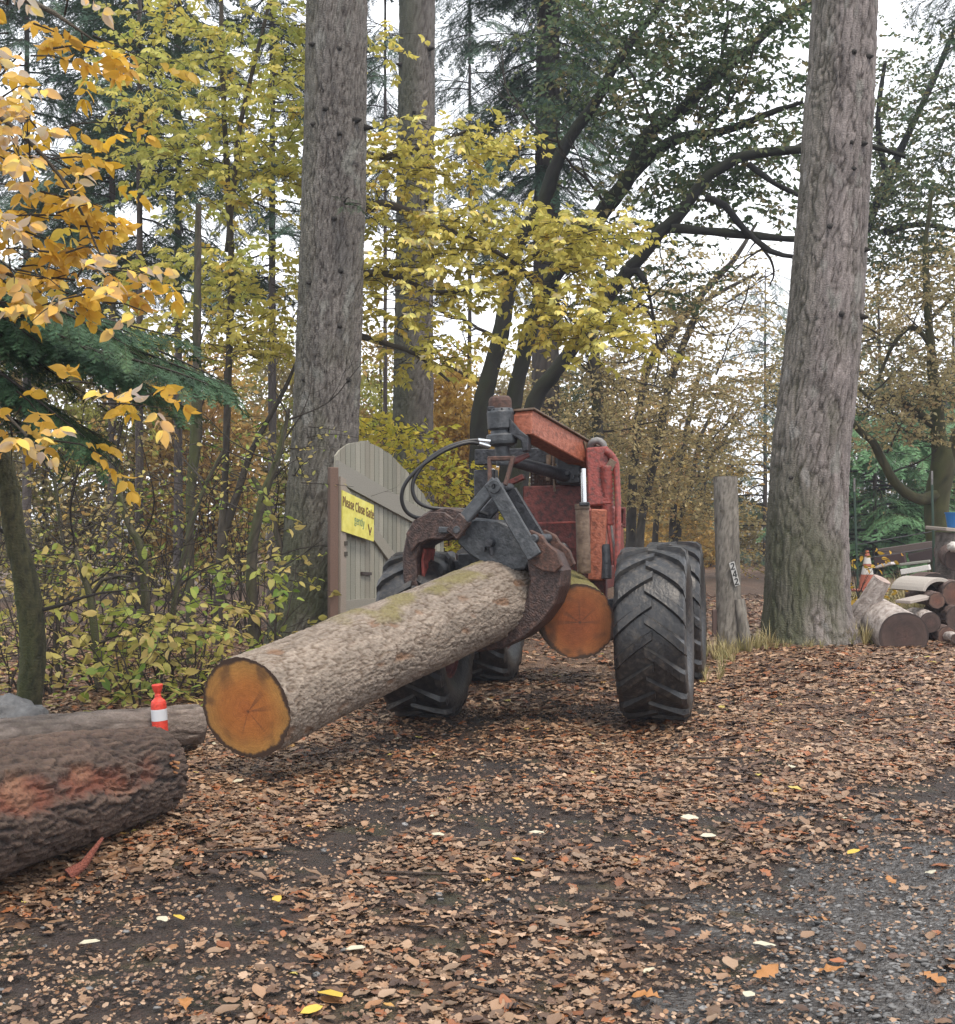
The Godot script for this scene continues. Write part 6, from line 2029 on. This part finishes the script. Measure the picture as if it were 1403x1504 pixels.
func build_far() -> void:
	var mixed := [SHRUB, RUSSET + TANLEAF, SHRUB + RUSSET, TANLEAF + SHRUB]
	var names := ["leafy shrub behind the boulder at the left edge", "tall shrub left of the orange marker post", "low green shrub directly above the orange marker post", "leafy shrub right of the orange marker post, above the grey log", "shrub at the foot of the huge left trunk, left side", "tan shrub further back between mossy trunk and saplings", "tan shrub deep in the thicket above the marker post", "olive shrub deep in the thicket left of the slender yellow tree", "tan shrub deep in the thicket beside the huge left trunk", "shrub at the left edge further back"]
	var spots := [[20, 12.0, 800, 110], [120, 12.4, 830, 110], [215, 11.6, 905, 90], [270, 11.9, 870, 90], [385, 13.4, 760, 80], [70, 17.0, 640, 150], [200, 18.0, 600, 150], [310, 19.0, 610, 130], [410, 20.0, 600, 110], [-40, 19.0, 620, 130]]
	for k in spots.size():
		var s: Array = spots[k]
		shrub(names[k], s[0], s[1], s[2], s[3], mixed[k % 4] if k > 4 else SHRUB, 70 if k > 4 else 26, 0.115 if k < 5 else 0.085)
	shrub("small bush with yellow leaves between big right trunk and traffic cone", 1258, 17.0, 800, 17, GOLD, 9, 0.09)
	# ring of far trees, left to right
	var fs := [
		[-60, 34.0, 300, 900, 120, TANLEAF, "tan far tree at the left edge"],
		[70, 36.0, 440, 900, 110, LIME + TANLEAF, "olive far tree behind the mossy leaning trunk"],
		[190, 38.0, 480, 900, 110, TANLEAF + LIME, "yellow tan far tree behind the left thicket"],
		[300, 36.0, 500, 900, 100, RUSSET, "russet far tree behind the slender yellow tree"],
		[400, 40.0, 470, 900, 90, TANLEAF + LIME, "pale far tree left of the huge left trunk"],
		[560, 42.0, 480, 900, 80, RUSSET + LIME, "golden far tree above the picket gate"],
		[670, 34.0, 510, 880, 62, [Color(0.56, 0.36, 0.07), Color(0.64, 0.44, 0.11), Color(0.60, 0.34, 0.08)], "amber far tree between second fir and leaning oak"],
		[770, 44.0, 500, 880, 80, TANLEAF, "tan far tree behind the three oak stems"],
		[850, 40.0, 520, 880, 70, TANLEAF + OLIVE, "olive tan far tree behind the boom"],
		[930, 46.0, 560, 880, 80, RUSSET, "russet far tree low behind the right uprights"],
		[1020, 48.0, 620, 870, 80, RUSSET + TANLEAF, "rust coloured far tree left of the numbered post"],
		[1110, 60.0, 740, 870, 60, OLIVE, "small green far tree right of the numbered post"],
		[1300, 46.0, 420, 860, 80, TANLEAF + OLIVE, "tan far tree behind the green young fir"],
		[1400, 48.0, 430, 860, 80, OLIVE + TANLEAF, "olive far tree at the right edge"],
		[1480, 44.0, 300, 860, 90, TANLEAF, "tan far tree beyond the right edge"],
		[1190, 50.0, 420, 860, 70, TANLEAF, "tan far tree hidden mostly by the big right trunk"],
	]
	for k in fs.size():
		var s: Array = fs[k]
		far_tree("far_tree", s[6], "trees far behind", s[0], s[1], s[2], s[3], s[4], s[5], 620 if k < 10 else 460, 1.2, 12.0, -0.14)
	var hs := [[1000, 40.0, "low rust coloured thicket behind the right tyre"], [1060, 44.0, "low tan thicket behind the numbered post"], [1115, 50.0, "low green thicket between post and big right trunk"], [900, 42.0, "low tan thicket behind the loader's right wheel"], [820, 40.0, "low russet thicket under the boom"], [1260, 40.0, "low thicket behind the traffic cone"], [1340, 42.0, "low thicket behind the lumber heap"], [640, 36.0, "low golden thicket behind the yellow bush"]]
	for k in hs.size():
		var s: Array = hs[k]
		far_tree("thicket", s[2], "thickets far behind", s[0], s[1], 735, 900, 75, [RUSSET, TANLEAF, OLIVE, TANLEAF, RUSSET, OLIVE, OLIVE + TANLEAF, RUSSET][k], 300, 1.0, 6.0, -0.3)
	# grass tufts
	var gb := MB.new()
	for k in 26:
		var a := rng.randf() * TAU
		var o := Vector3(cos(a), 0, sin(a)) * rng.randf() * 0.06
		var l := Vector3(cos(a) * 0.4, 1, sin(a) * 0.4) * rng.randf_range(0.6, 1.0)
		var s := Vector3(-sin(a), 0, cos(a)) * 0.012
		gb.col = Color.WHITE * rng.randf_range(0.7, 1.2)
		gb.quad(o - s, o + s, o + l * 0.6 + s * 0.7, o + l * 0.6 - s * 0.7)
		gb.tri(o + l * 0.6 - s * 0.7, o + l * 0.6 + s * 0.7, o + l + Vector3(cos(a), -0.1, sin(a)) * 0.15)
	var f := Fol.new()
	for r in [[1045, 14.0, 45, 0.35, 60, 0.32], [1095, 14.6, 40, 0.4, 60, 0.35], [1250, 15.2, 45, 0.5, 90, 0.42], [1310, 17.0, 60, 0.8, 110, 0.5], [1040, 12.6, 26, 0.6, 40, 0.25], [1150, 14.6, 70, 0.25, 60, 0.16], [1340, 22.0, 120, 1.2, 170, 0.7], [1290, 19.0, 60, 0.8, 80, 0.7]]:
		for k in r[4] / 3:
			var g := on_ground(r[0] + rng.randf_range(-1, 1) * r[2], r[1] + rng.randf_range(-1, 1) * r[3])
			f.add(Transform3D(Basis.from_euler(Vector3(rng.randf_range(-0.2, 0.2), rng.randf() * TAU, rng.randf_range(-0.2, 0.2))) * r[5] * rng.randf_range(0.4, 1.05), g), Color(0.20, 0.19, 0.06).lerp(Color(0.36, 0.29, 0.13), rng.randf()))
	tag(strew("grass", f, gb.mesh(), M.litter), "dry yellowish grass round the posts and trunk on the right", "grass")
	# ferns and low leaves along the foot of the thicket
	f = Fol.new()
	for k in 800:
		var px := rng.randf_range(-60, 460)
		var dd := rng.randf_range(10.3, 16.0)
		var g := on_ground(px, dd)
		if soft.get_noise_2d(g.x * 4.0, g.z * 4.0) < -0.15:
			continue
		f.add(Transform3D(Basis.from_euler(Vector3(rng.randf_range(-0.5, 0.5), rng.randf() * TAU, rng.randf_range(0.0, 0.9))) * rng.randf_range(0.06, 0.12), g + Vector3(0, rng.randf_range(0.03, 0.4), 0)), tint(SHRUB, g, 0.8))
	tag(strew("ground_cover", f, leafm.ash, M.leaf), "low green and yellow leaves at the foot of the thicket", "ground cover")

func _ready() -> void:
	rng.seed = 4711
	# camera
	var cam := Camera3D.new()
	cam.name = "camera"
	cam.position = Vector3(0, EYE, 0)
	cam.rotation = Vector3(PITCH, 0, 0)
	cam.fov = rad_to_deg(2.0 * atan(752.0 / F))
	cam.near = 0.1
	cam.far = 900.0
	add_child(cam)
	# overcast sky
	var env := Environment.new()
	env.background_mode = Environment.BG_SKY
	var sky := Sky.new()
	var sm := ProceduralSkyMaterial.new()
	sm.sky_top_color = Color(0.95, 0.97, 1.0)
	sm.sky_horizon_color = Color(0.98, 0.98, 0.99)
	sm.sky_curve = 0.2
	sm.ground_bottom_color = Color(0.12, 0.09, 0.07)
	sm.ground_horizon_color = Color(0.4, 0.38, 0.36)
	sky.sky_material = sm
	env.sky = sky
	env.background_energy_multiplier = 1.0
	env.tonemap_mode = Environment.TONE_MAPPER_LINEAR
	env.tonemap_exposure = 2.1
	env.sdfgi_enabled = true
	env.ssao_enabled = true
	env.ssil_enabled = true
	env.fog_enabled = true
	env.fog_light_color = Color(0.90, 0.93, 1.0)
	env.fog_density = 0.0010
	var we := WorldEnvironment.new()
	we.environment = env
	we.name = "world"
	add_child(we)
	var sun := DirectionalLight3D.new()
	sun.name = "sun"
	sun.light_energy = 0.5
	sun.light_angular_distance = 14.0
	sun.light_color = Color(1.0, 0.95, 0.89)
	sun.shadow_enabled = true
	sun.rotation = Vector3(deg_to_rad(-62), deg_to_rad(25), 0)
	add_child(sun)
	cell.noise_type = FastNoiseLite.TYPE_CELLULAR
	cell.cellular_return_type = FastNoiseLite.RETURN_DISTANCE2_SUB
	cell.cellular_jitter = 0.95
	cell.frequency = 1.0
	cell.fractal_type = FastNoiseLite.FRACTAL_NONE
	cell.seed = 5
	fine.noise_type = FastNoiseLite.TYPE_SIMPLEX_SMOOTH
	fine.frequency = 1.0
	fine.fractal_octaves = 3
	fine.seed = 8
	soft.noise_type = FastNoiseLite.TYPE_SIMPLEX_SMOOTH
	soft.frequency = 0.5
	soft.fractal_octaves = 2
	soft.seed = 12
	make_materials()
	make_leaves()
	build_ground()
	build_big_trees()
	build_boughs()
	build_broadleaf()
	build_far()
	build_tractor()
	build_gate()
	build_logs()
	build_right()
	build_delineator()
	build_litter()
